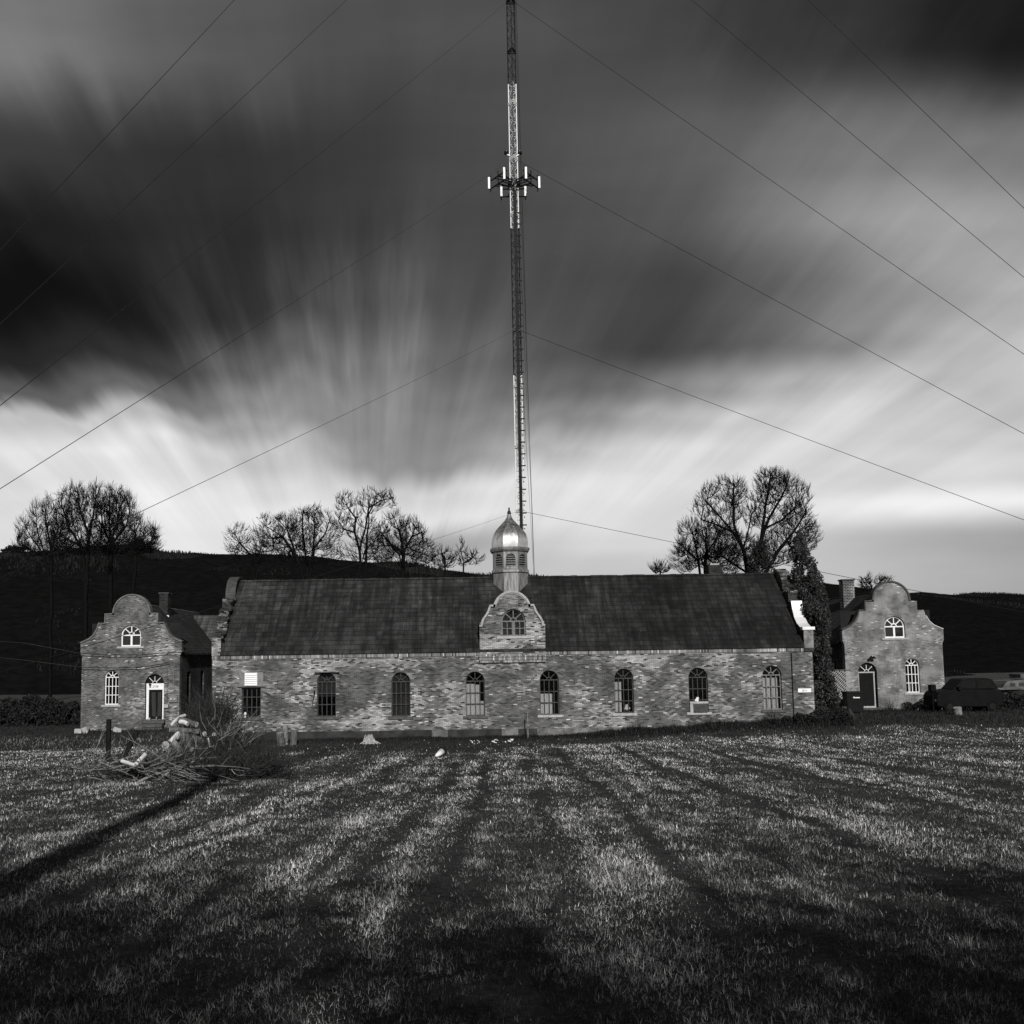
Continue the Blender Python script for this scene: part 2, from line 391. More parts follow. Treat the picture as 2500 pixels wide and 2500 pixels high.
def segmesh(segs, n=4):
    """segs (m,8): p0 p1 r0 r1 -> open frustums"""
    s = np.array(segs, dtype=float); p0 = s[:, :3]; p1 = s[:, 3:6]; ax = p1-p0
    ax /= np.linalg.norm(ax, axis=1, keepdims=True)+1e-9
    up = np.tile([0, 0, 1.0], (len(s), 1)); up[np.abs(ax[:, 2]) > .9] = [1, 0, 0]
    a = np.cross(ax, up); a /= np.linalg.norm(a, axis=1, keepdims=True); b = np.cross(ax, a)
    vs = []
    for p, r in ((p0, s[:, 6]), (p1, s[:, 7])):
        for k in range(n):
            th = 2*math.pi*k/n; vs.append(p+r[:, None]*(a*math.cos(th)+b*math.sin(th)))
    vs = np.stack(vs, 1).reshape(-1, 3); base = (np.arange(len(s))*2*n)[:, None]
    fs = np.concatenate([base+np.array([k, (k+1) % n, n+(k+1) % n, n+k]) for k in range(n)])
    return vs, fs
def vnoise(x, y, seed=0):
    xi = np.floor(x).astype(int); yi = np.floor(y).astype(int); fx = x-xi; fy = y-yi
    fx = fx*fx*(3-2*fx); fy = fy*fy*(3-2*fy)
    def h(i, j):
        n = (i*374761393+j*668265263+seed*974711) & 0xffffffff
        n = ((n ^ (n >> 13))*1274126177) & 0xffffffff
        return ((n ^ (n >> 16)) & 0xffff)/65535.0
    return (h(xi, yi)*(1-fx)+h(xi+1, yi)*fx)*(1-fy)+(h(xi, yi+1)*(1-fx)+h(xi+1, yi+1)*fx)*fy
def fbm(x, y, seed=0, o=4):
    r = 0; a = .5
    for i in range(o): r = r+a*vnoise(x*2**i, y*2**i, seed+i); a *= .5
    return r/(1-.5**o)
def sm(x, a, b):
    q = np.clip((x-a)/(b-a), 0, 1); return q*q*(3-2*q)

# ------------------------------------------------------------------ ground
def gz(x, y):
    x = np.asarray(x, float); y = np.asarray(y, float)
    near = 2.2-.054*y
    base = -.25+.45*sm(x, 3, 17)-.28*sm(-x, 10, 24)
    base = base+(-.12*sm(y, 52, 60))-.30*sm(y, 56, 64)*sm(x, 18, 24)
    f = sm(y, 38, 47)
    z = near*(1-f)+base*f
    und = (fbm(x*.35+9, y*.35+4, 3)-.5)*.16*(1-.5*f)
    return z+und
def axis_pts(lims):
    r = []
    for a, b, st in lims: r += list(np.arange(a, b, st))
    r.append(lims[-1][1]); return np.array(r)
gx = axis_pts([(-900, -60, 40), (-60, -30, 2), (-30, 34, .5), (34, 70, 2), (70, 900, 40)])
gy = axis_pts([(-60, -8, 4), (-8, 66, .5), (66, 120, 3), (120, 1200, 40)])
X, Yg = np.meshgrid(gx, gy); Z = gz(X, Yg)
nx, ny = len(gx), len(gy); idx = np.arange(nx*ny).reshape(ny, nx)
fq = np.stack([idx[:-1, :-1], idx[:-1, 1:], idx[1:, 1:], idx[1:, :-1]], -1).reshape(-1, 4)
g = npmesh('ground', np.stack([X, Yg, Z], -1).reshape(-1, 3), fq, M_ground, kind='structure')
g.data.polygons.foreach_set('use_smooth', [True]*len(g.data.polygons))
def gzf(x, y): return float(gz(x, y))

# ------------------------------------------------------------------ hills
def hill(name, Yr, sky, y0, seed, amp):
    xs_ = np.array([W(px, py, Yr).x for px, py in sky]); zs_ = np.array([W(px, py, Yr).z for px, py in sky])
    xx = np.arange(xs_[0], xs_[-1], 2.5); tt = np.linspace(0, 1, 60)
    Xh, T = np.meshgrid(xx, tt); top = np.interp(Xh, xs_, zs_)
    Yh = y0+(Yr-y0)*T+20*(fbm(Xh*.01, T*2, seed)-.5)
    Zh = -1.5+(top+1.5)*T**.93+(fbm(Xh*.16, Yh*.16, seed+2, 3)-.5)*amp*.7
    # far side slopes down again
    Yb = Yr+30+0*xx; Zb = Zh[-1]-15
    Xa = np.vstack([Xh, xx]); Ya = np.vstack([Yh, Yb]); Za = np.vstack([Zh, Zb])
    i = np.arange(Xa.size).reshape(Xa.shape)
    f = np.stack([i[:-1, :-1], i[:-1, 1:], i[1:, 1:], i[1:, :-1]], -1).reshape(-1, 4)
    o = npmesh(name, np.stack([Xa, Ya, Za], -1).reshape(-1, 3), f, M_hill, kind='structure')
    # canopy of leafless woods: upright ragged tufts over the slope
    n = 60000
    xi = rng.uniform(xx[0], xx[-1], n); ti = np.concatenate([rng.uniform(.1, 1, n//2), rng.uniform(.9, 1.0, n-n//2)])
    tp = np.interp(xi, xs_, zs_); yi = y0+(Yr-y0)*ti; zi = -1.5+(tp+1.5)*ti**.93-.6
    hh = rng.uniform(.35, 1, n)*amp*(.25+1.0*vnoise(xi*.07, ti*9, seed)**1.5); ww = hh*rng.uniform(.05, .16, n)
    lean = rng.normal(0, .22, n)*hh
    p = np.stack([np.stack([xi-ww, yi, zi], 1), np.stack([xi+ww, yi, zi], 1), np.stack([xi+ww*.3+lean, yi, zi+hh], 1), np.stack([xi-ww*.3+lean, yi, zi+hh], 1)], 1).reshape(-1, 3)
    f = np.arange(4*n).reshape(-1, 4)
    c = npmesh('hillside_wood', p, f, M_canopy, shade=np.repeat(rng.uniform(0, 1, n), 4))
    return o, c
skyL = [(-900, 1350), (-300, 1352), (0, 1350), (150, 1342), (230, 1330), (350, 1330), (410, 1347), (560, 1356), (700, 1358), (850, 1368), (950, 1374), (1060, 1388), (1150, 1397), (1220, 1402), (1300, 1410), (1420, 1412), (1600, 1440), (1750, 1480), (1900, 1600)]
h1, c1 = hill('wooded_hill', 240, skyL, 125, 5, 2.4)
tag(c1, 'dark leafless wood covering the long hill behind the brick buildings at left', 'woods', kind='stuff')
skyR = [(1100, 1425), (1500, 1418), (1750, 1415), (1900, 1412), (2000, 1424), (2060, 1433), (2140, 1450), (2200, 1448), (2250, 1447), (2300, 1460), (2330, 1452), (2380, 1447), (2440, 1450), (2500, 1458), (2700, 1450), (3300, 1440)]
h2, c2 = hill('far_hill', 420, skyR, 150, 15, 1.5)
tag(c2, 'dark wood covering the far hills beyond the right hand lodge', 'woods', kind='stuff')

# ------------------------------------------------------------------ building helpers
YM, YH = 47.0, 61.0
def arch(cx, z0, zs, r, n=18):
    return [(cx-r, z0), (cx+r, z0)]+[(cx+r*math.cos(math.pi*k/n), zs+r*math.sin(math.pi*k/n)) for k in range(0, n+1)]
def band(mb, pts, y0, y1, th, out=1):
    """closed strip of thickness th laid on the outside of a polyline in x-z"""
    n = len(pts); nr = []
    for i in range(n):
        d = Vector(pts[min(i+1, n-1)])-Vector(pts[max(i-1, 0)]); d.normalize(); nr.append((d[1]*out, -d[0]*out))
    o = [(p[0]+q[0]*th, p[1]+q[1]*th) for p, q in zip(pts, nr)]
    for i in range(n-1):
        quad = [pts[i], pts[i+1], o[i+1], o[i]]
        v = [(u, y0, w) for u, w in quad]+[(u, y1, w) for u, w in quad]
        f = [(0,1,2,3),(7,6,5,4),(3,2,6,7),(0,4,5,1)]
        if i == 0: f.append((0,3,7,4))
        if i == n-2: f.append((1,5,6,2))
        mb.add(v, f)
def arched_window(bld, Yf, cx, z0, zs, r, fm, style='twelve', bw=.035, sillm=None, sw=None, archm=None, glass=True, ringw=.26, curtains=()):
    yw = Yf+.16; w = MB(); ztop = zs+r
    band(w, [(cx+(r-.001)*math.cos(math.pi*k/20), zs+(r-.001)*math.sin(math.pi*k/20)) for k in range(21)], yw-.03, yw+.05, -bw*1.4)
    for sx in (-1, 1): w.box((min(cx+sx*r, cx+sx*(r-bw*1.4)), yw-.03, z0), (max(cx+sx*r, cx+sx*(r-bw*1.4)), yw+.05, zs))
    w.box((cx-r+bw*1.4, yw-.03, z0), (cx+r-bw*1.4, yw+.05, z0+bw*1.5))
    w.box((cx-r+bw*1.4, yw-.035, zs-bw*.7), (cx+r-bw*1.4, yw+.05, zs+bw*.7))
    zi0, zi1 = z0+bw*1.5, zs-bw*.7
    if style in ('twelve', 'rows2'):
        for q in (-.5, 0, .5): w.box((cx+q*r-bw/2, yw-.02, zi0), (cx+q*r+bw/2, yw+.03, zi1))
        nr = 3
        for k in range(1, nr):
            zz = zi0+(zi1-zi0)*k/nr; w.box((cx-r+bw, yw-.024, zz-bw/2), (cx+r-bw, yw+.034, zz+bw/2))
    elif style == 'pair':
        w.box((cx-bw*1.1, yw-.028, zi0), (cx+bw*1.1, yw+.04, zi1))
    elif style == 'casement':
        w.box((cx-bw*1.8, yw-.028, zi0), (cx+bw*1.8, yw+.04, zi1))
        for q in (-.52, .52): w.box((cx+q*r-bw*.4, yw-.02, zi0), (cx+q*r+bw*.4, yw+.03, zi1))
        zz = (zi0+zi1)/2; w.box((cx-r+bw, yw-.018, zz-bw*.4), (cx+r-bw, yw+.028, zz+bw*.4))
    for deg in (45, 90, 135):
        w.bar((cx+.16*r*math.cos(R(deg)), yw, zs+bw*.7+.16*r*math.sin(R(deg))), (cx+(r-bw*1.2)*math.cos(R(deg)), yw, zs+(r-bw*1.2)*math.sin(R(deg))), bw, .045)
    band(w, [(cx+.22*r*math.cos(math.pi*k/8), zs+bw*.7+.22*r*math.sin(math.pi*k/8)) for k in range(9)], yw-.018, yw+.02, bw*.9)
    wo = w.build('window', fm, bld)
    if glass:
        MB().prism(arch(cx, z0+.01, zs, r-.01), yw+.008, yw+.014).build('glass', M_glass, wo)
    if sillm:
        sw = sw or r+.13
        MB().box((cx-sw, Yf-.07, z0-.13), (cx+sw, Yf+.34, z0-.002)).build('sill', sillm, wo, bevel=.012)
    if archm:
        rg = MB(); n = int(math.pi*(r+ringw/2)/.085)
        for k in range(n):
            a0 = math.pi*(k+.06)/n; a1 = math.pi*(k+.94)/n; r0, r1 = r+.004, r+ringw+random.uniform(-.01, .01)
            pr = [(cx+q*math.cos(p), zs+q*math.sin(p)) for q, p in ((r0, a0), (r1, a0), (r1, a1), (r0, a1))]
            rg.prism(pr, Yf-.008, Yf+.02)
        rg.build('brick_arch', archm, wo)
    for (u0, v0, u1, v1, m) in curtains:
        c = MB(); n = 14; xs = [cx-r+2*r*(u0+(u1-u0)*k/n) for k in range(n+1)]
        zt = z0+(ztop-z0)*v1; zb = z0+(ztop-z0)*v0; q = []
        for i, x in enumerate(xs):
            yy = yw+.10+.018*math.sin(i*2.1); q += [(x, yy, zb), (x, yy, min(zt, zs+math.sqrt(max(0.0, (r-.03)**2-(x-cx)**2)) if v1 > .78 else zt))]
        c.add(q, [(2*i, 2*i+2, 2*i+3, 2*i+1) for i in range(n)]); c.build('curtain', m, wo)
    return wo
HPROF = [(1.0, 0), (.93, .03), (.82, .08), (.73, .16), (.67, .27), (.635, .385), (.51, .385), (.51, .565), (.347, .565)]
def dutch(hw, prof, cy, r, a0=-.07, n=16):
    right = [(x*hw, y*hw) for x, y in prof]
    right += [(r*hw*math.cos(a0+(math.pi/2-a0)*k/n), cy*hw+r*hw*math.sin(a0+(math.pi/2-a0)*k/n)) for k in range(n+1)]
    left = [(-x, y) for x, y in right[:-1]][::-1]
    return right+left            # from right shoulder over the top to left shoulder

# ------------------------------------------------------------------ the long main building
zb = W(1140, 1781, YM).z; ze = W(1140, 1588, YM).z
XL, XR = W(518, 1700, YM).x, W(1987, 1690, YM).x
D = 7.8; YB = YM+D; YR = YM+D/2; zr = W(1140, 1411, YR).z
main = thing('brick_stable', ((XL+XR)/2, YM, zb), 'long low brick building with slate roof, central gable and domed cupola', 'building')
win_px = [(613, 1752), (797, 1750), (979, 1749.5), (1161, 1748), (1342.5, 1745), (1525, 1741), (1707, 1738.5), (1888, 1733)]
wins = []
for px, py in win_px:
    p = W(px, py, YM); wins.append((p.x, W(1250, 1746, YM).z if False else p.z))
r_w = .475
zs_w = [z+2.18-r_w for _, z in wins]
holes = []
for i, (cx, z0) in enumerate(wins):
    if i == 0: holes.append([(cx-r_w, z0), (cx+r_w, z0), (cx+r_w, z0+1.50), (cx-r_w, z0+1.50)])
    else: holes.append(arch(cx, z0, zs_w[i], r_w))
dcx = W(1251.5, 1580, YM-.12).x; dhw = 1.63
MB().prism([(XL, -.6), (XR, -.6), (XR, ze), (XL, ze)], YM, YM+.38, holes=holes).build('front_wall', M_brick, main)
fd = MB(); fd.k = 0
xs = [XL-.05]
while xs[-1] < XR: xs.append(xs[-1]+random.uniform(.7, 1.7))
for a0, a1 in zip(xs[:-1], xs[1:]):
    fd.k = 1 if random.random() < .35 and a0 > -5 or 2.5 < a0 < 7.5 else 0
    fd.box((a0+.006, YM-.05-random.uniform(0, .02), -.75), (min(a1, XR+.05)-.006, YM-.003, zb+random.uniform(-.012, .012)))
fd.build('foundation', [M_found, M_foundl], main)
co = MB()
dl, dr = dcx-dhw, dcx+dhw
for (x0, x1) in ((XL, dl), (dr, XR-.42)):
    co.k = 1; co.box((x0, YM-.035, ze-.34), (x1, YM-.002, ze-.275))
    co.k = 0; co.box((x0, YM-.07, ze-.272), (x1, YM-.003, ze-.09))
    co.k = 1; co.box((x0, YM-.11, ze-.087), (x1, YM-.004, ze+.02))
co.build('cornice', [M_soldier, M_brickd], main)
MB().box((XL+.4, YM+.4, zb-.3), (XR-.4, YB-.3, zb-.1)).build('floor', M_dark, main)
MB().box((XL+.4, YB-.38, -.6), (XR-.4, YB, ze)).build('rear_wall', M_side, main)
MB().box((XL+.4, YM+2.6, zb-.1), (XR-.4, YM+2.7, ze+.3)).build('inner_partition', M_dark, main)
rf = MB()
ov = .16; e0 = (YM-ov, ze+.01); e1 = (YR, zr)
th = .09
rf.add([(XL+.40, e0[0], e0[1]), (XR-.40, e0[0], e0[1]), (XR-.40, e1[0], e1[1]), (XL+.40, e1[0], e1[1]),
        (XL+.40, e0[0], e0[1]-th), (XR-.40, e0[0], e0[1]-th), (XR-.40, e1[0], e1[1]-th), (XL+.40, e1[0], e1[1]-th)],
       [(0,1,2,3),(4,7,6,5),(0,4,5,1)])
rf.add([(XL+.40, YB+ov, e0[1]), (XR-.40, YB+ov, e0[1]), (XR-.40, e1[0]+.002, e1[1]), (XL+.40, e1[0]+.002, e1[1])], [(0,3,2,1)])
roof = rf.build('roof', M_roof, main)
rc = MB(); x = XL+.42
while x < XR-.5:
    L = random.uniform(.32, .4); rc.box((x, YR-.11, zr-.06), (x+L-.012, YR+.11, zr+.03+random.uniform(0, .03))); x += L
rc.build('ridge_cap', M_roof, roof)
# gable ends
prof = dutch(D/2, HPROF[:-2]+[(.51, .53), (.30, .53)], .55, .30)
zsh = ze+.80
for side, X0 in ((0, XL-.03), (1, XR-.40)):
    out_ = [(YM+.0, -.6)]+[(YB, -.6)]+[(YR+u, zsh+v) for u, v in prof]
    out_[0] = (YM+.002, -.6)
    # shoulders overhang the wall a little on corbels
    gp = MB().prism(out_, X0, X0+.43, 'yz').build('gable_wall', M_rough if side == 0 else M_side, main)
    cp = MB(); pts = [(YR+u, zsh+v) for u, v in prof]
    n = len(pts)
    def strip(cp, pts, th, x0, x1):
        for i in range(len(pts)-1):
            d = Vector(pts[i+1])-Vector(pts[i]); d.normalize(); nn = (d[1], -d[0])
            q = [pts[i], pts[i+1], (pts[i+1][0]+nn[0]*th, pts[i+1][1]+nn[1]*th), (pts[i][0]+nn[0]*th, pts[i][1]+nn[1]*th)]
            cp.add([(x0, u, v) for u, v in q]+[(x1, u, v) for u, v in q], [(0,1,2,3),(7,6,5,4),(0,4,5,1),(1,5,6,2),(2,6,7,3),(3,7,4,0)])
    if side == 0:
        strip(cp, pts[8:n-8], .05, X0-.05, X0+.47); cp.build('coping', M_copingd, gp)
    else:
        # front of the right end: pier, bright metal capping on the sweep; ivy-eaten brick above
        front = pts[n-6:]
        strip(cp, front, .04, X0-.05, X0+.50); cp.build('metal_coping', M_metal, gp)
        MB().box((X0-.06, YM-.14, zsh-.01), (X0+.55, YM+.16, zsh+.14)).build('pier_cap', M_white, gp)
        MB().box((X0+.0, YM-.10, ze-.10), (X0+.47, YM-.001, zsh-.012)).build('pier', M_coping, gp)
        MB().box((X0-.02, YM-.13, ze-.28), (X0+.46, YM-.002, ze-.10)).build('pier_corbel', M_side, gp)
        rb = MB()
        for _ in range(260):
            k = random.randint(n//2, n-8); p = pts[k]; q = pts[k+1]; tt = random.random()
            u = p[0]+(q[0]-p[0])*tt; v = p[1]+(q[1]-p[1])*tt
            s_ = random.uniform(.05, .11); xx = X0+random.uniform(-.04, .40)
            rb.box((xx, u-s_, v-s_), (xx+s_*1.6, u+s_, v+s_*.6))
        rb.build('broken_brickwork', M_rough, gp)
# left end: ragged toothed brick edge at the front of the parapet
rb = MB()
pts = [(YR+u, zsh+v) for u, v in prof]; n = len(pts)
for _ in range(300):
    k = random.randint(n-9, n-2); p = pts[k]; q = pts[k+1]; tt = random.random()
    u = p[0]+(q[0]-p[0])*tt; v = p[1]+(q[1]-p[1])*tt; s_ = random.uniform(.04, .09)
    xx = XL+random.uniform(-.08, .38); rb.box((xx, u-s_, v-s_), (xx+s_*2, u+s_, v+s_*.5))
rb.build('broken_brickwork', M_rough, main)
MB().box((XL-.03, YM-.06, ze-.1), (XL+.42, YM-.003, zsh)).build('corner_pier', M_brickd, main)

# central gable
DP = [(1.0, 0), (.91, 0), (.90, .06), (.875, .17), (.83, .25), (.76, .34), (.70, .44), (.665, .54), (.65, .61), (.50, .61)]
zd = W(1251, 1529, YM-.12).z
dp = dutch(dhw, DP, .50, .525, a0=.19)
cxw, z0w = W(1254, 1553, YM).x, W(1254, 1553, YM).z
rd, zsd = .60, z0w+.74
yd = YM-.12
out_ = [(dcx-dhw, ze-.62), (dcx+dhw, ze-.62)]+[(dcx+u, zd+v) for u, v in dp]
gpart = MB().prism(out_, yd, YM+.22, holes=[arch(cxw, z0w, zsd, rd)]).build('front_gable', M_brickd, main)
cb = MB()
for k, (q, zz) in enumerate(((.0, -.62), (.03, -.50), (.05, -.34))):
    cb.box((dcx-dhw-q, yd-.02-q*.5, ze+zz), (dcx+dhw+q, yd-.002, ze+zz+(.10 if k < 1 else .13)))
cb.build('corbel', M_soldier, gpart)
cp = MB(); band(cp, [(dcx+u, zd+v) for u, v in dp], yd-.09, YM+.30, .10); cp.build('coping', M_copl, gpart)
c2_ = MB(); band(c2_, [(dcx+u*.965, zd+v*.965) for u, v in dp[10:-10]], yd-.04, yd-.003, .045); c2_.build('coping_moulding', M_copl, gpart)
arched_window(main, yd, cxw, z0w, zsd, rd, M_midframe, 'casement', .045, M_stone, rd+.25, M_brickd, ringw=.24)
# dormer body and little roof running back into the main roof
zt = zd+.95*dhw; cheek = zd+.25
for sx in (-1, 1):
    xx = dcx+sx*(dhw-.12); MB().prism([(YM+.1, ze-.2), (YM+1.6, ze+1.2), (YM+1.5, cheek), (YM+.1, cheek)], min(xx, xx+sx*.1), max(xx, xx+sx*.1), 'yz').build('dormer_cheek', M_brickd, main)
dr_ = MB(); dr_.add([(dcx-dhw-.0, YM+.2, cheek), (dcx, YM+.2, zt), (dcx, YR-.4, zt), (dcx-dhw, YM+2.2, cheek), (dcx+dhw, YM+.2, cheek), (dcx+dhw, YM+2.2, cheek)],
                    [(0,1,2,3),(4,5,2,1)]); dr_.build('dormer_roof', M_roofy, main)
# windows of the long front
cur = {3: [(.05, .02, .5, .72, M_curt), (.5, .02, .72, .70, M_curt), (.72, .02, .95, .33, M_curt)],
       4: [(.06, .02, .66, .47, M_curt)],
       5: [(.06, .02, .40, .70, M_curt)],
       7: [(.05, .02, .46, .72, M_curt), (.54, .02, .85, .72, M_curt)],
       2: [(.04, .02, .96, .95, M_curtd)], 1: [(.04, .45, .96, .95, M_curtd)]}
for i, (cx, z0) in enumerate(wins):
    fm = M_midframe if i in (7,) else M_dkframe
    sm_ = M_stone if i in (4, 5, 6) else M_stoned
    if i == 0:
        w = MB(); yw = YM+.16; zt0 = z0+1.50
        for xx in (-r_w, r_w-.05): w.box((cx+xx, yw-.03, z0), (cx+xx+.05, yw+.05, zt0))
        w.box((cx-r_w+.05, yw-.03, z0), (cx+r_w-.05, yw+.05, z0+.05)); w.box((cx-r_w+.05, yw-.03, zt0-.06), (cx+r_w-.05, yw+.05, zt0))
        for q in (-.5, 0, .5): w.box((cx+q*r_w-.018, yw-.02, z0+.05), (cx+q*r_w+.018, yw+.03, zt0-.06))
        for k in (1, 2): w.box((cx-r_w+.04, yw-.024, z0+k*.5-.018), (cx+r_w-.04, yw+.034, z0+k*.5+.018))
        wo = w.build('window', M_dkframe, main)
        MB().box((cx-r_w+.01, yw+.008, z0+.01), (cx+r_w-.01, yw+.014, zt0-.01)).build('glass', M_glass, wo)
        MB().box((cx-r_w-.15, YM-.07, z0-.14), (cx+r_w+.15, YM+.34, z0-.002)).build('sill', M_stoned, wo, bevel=.012)
        # boarded head of the opening with a white louvred vent
        MB().box((cx-r_w-.12, YM-.03, zt0), (cx+r_w+.12, YM-.002, zt0+.72)).build('infill_board', M_grayb, wo)
        MB().box((cx-r_w-.2, YM-.06, zt0-.02), (cx+r_w+.2, YM-.032, zt0+.03)).build('lintel', M_dkframe, wo)
        v = MB(); v.box((cx-.31, YM-.10, zt0+.06), (cx+.31, YM-.034, zt0+.70))
        for k in range(6): v.add([(cx-.29, YM-.102, zt0+.16+k*.10), (cx+.29, YM-.102, zt0+.16+k*.10), (cx+.29, YM-.14, zt0+.085+k*.10), (cx-.29, YM-.14, zt0+.085+k*.10)], [(0,1,2,3)])
        v.build('vent_louver', M_white, wo)
        continue
    arched_window(main, YM, cx, z0, zs_w[i], r_w, fm, 'rows2', .032 if i != 7 else .04, sm_, r_w+.14, M_brick if i not in (4, 3) else M_brickd, ringw=.27, curtains=cur.get(i, ()))
# chimney on the rear slope
p = W(1744, 1400, YR+1.6)
ch = MB().box((p.x-.38, YR+1.3, zr-2.2), (p.x+.38, YR+2.0, W(1744, 1379, YR+1.3).z)).build('chimney', M_chimd, main)
zt = W(1744, 1379, YR+1.3).z
MB().box((p.x-.28, YR+1.32, zt+.003), (p.x+.22, YR+1.95, zt+.08)).build('cap', M_stone, ch)

# cupola
DZ = W(1246, 1336, YR-.95).z-zb
M_dome = domemat()
cc = (W(1245.6, 1400, YR).x, YR)
def cz(py): return W(1246, py, YR-.9).z
def zc(py): return W(1246, py, YR-.95).z
rot = math.pi/8; k8 = 1/math.cos(math.pi/8)
cu = MB().lathe(cc, [(.92*k8, zc(1470)), (.92*k8, zc(1398))], 8, rot).build('cupola', M_cup, main)
MB().lathe(cc, [(.93*k8, zc(1398)), (1.0*k8, zc(1396)), (.99*k8, zc(1391)), (.93*k8, zc(1387))], 8, rot).build('lower_moulding', M_cup, cu)
zl0, zl1 = zc(1387), zc(1346)
MB().lathe(cc, [(.80*k8, zl0), (.80*k8, zl1)], 8, rot).build('louver_core', M_cupd, cu)
fr = MB(); lv = MB()
for k in range(8):
    a_ = -math.pi/2+k*math.pi/4; ux = Vector((-math.sin(a_), math.cos(a_), 0)); nx_ = Vector((math.cos(a_), math.sin(a_), 0))
    c0 = Vector((cc[0], cc[1], 0))
    hwf = .92*math.tan(math.pi/8); aw_ = .255; zsx = zl1-.36
    outl = [(-hwf, zl0), (hwf, zl0), (hwf, zl1), (-hwf, zl1)]
    hol = arch(0, zl0+.10, zsx, aw_, 10)
    tmp = MB().prism(outl, 0, .07, holes=[hol])
    fr.add([c0+nx_*(.92-y)+ux*x+Vector((0, 0, z)) for x, y, z in tmp.v], tmp.f)
    for j in range(6):
        zz = zl0+.14+j*.125; hw_ = aw_ if zz < zsx else math.sqrt(max(.01, aw_**2-(zz-zsx+.04)**2))
        q = [c0+nx_*.81+ux*(-hw_)+Vector((0, 0, zz+.05)), c0+nx_*.81+ux*hw_+Vector((0, 0, zz+.05)), c0+nx_*.89+ux*hw_+Vector((0, 0, zz)), c0+nx_*.89+ux*(-hw_)+Vector((0, 0, zz))]
        q += [p_-Vector((0, 0, .018)) for p_ in q]
        lv.add(q, [(0,1,2,3),(7,6,5,4),(3,2,6,7)])
fr.build('arcade', M_cup, cu); lv.build('louvers', M_cup, cu)
MB().lathe(cc, [(.93*k8, zc(1346)), (1.0*k8, zc(1344)), (1.05*k8, zc(1340)), (1.06*k8, zc(1336)), (.98*k8, zc(1334))], 8, rot).build('upper_moulding', M_cup, cu)
dpf = [(.95, 1334), (.965, 1328), (.965, 1318), (.93, 1308), (.87, 1300), (.78, 1293), (.66, 1286), (.50, 1278), (.34, 1270), (.21, 1263), (.13, 1256), (.085, 1249)]
_y = np.linspace(1334, 1249, 34); _r = np.interp(-_y, [-q_[1] for q_ in dpf], [q_[0] for q_ in dpf])
_r[1:-1] = (_r[:-2]+2*_r[1:-1]+_r[2:])/4
MB().lathe(cc, [(float(r_)*k8, zc(float(y_))) for r_, y_ in zip(_r, _y)], 8, rot).build('dome', M_dome, cu)
MB().lathe(cc, [(.07, zc(1250)), (.10, zc(1248)), (.11, zc(1246)), (.07, zc(1241)), (.04, zc(1239)), (.045, zc(1236)), (.04, zc(1233)), (.015, zc(1232))], 12).build('finial', M_cupd, cu, smooth=True)

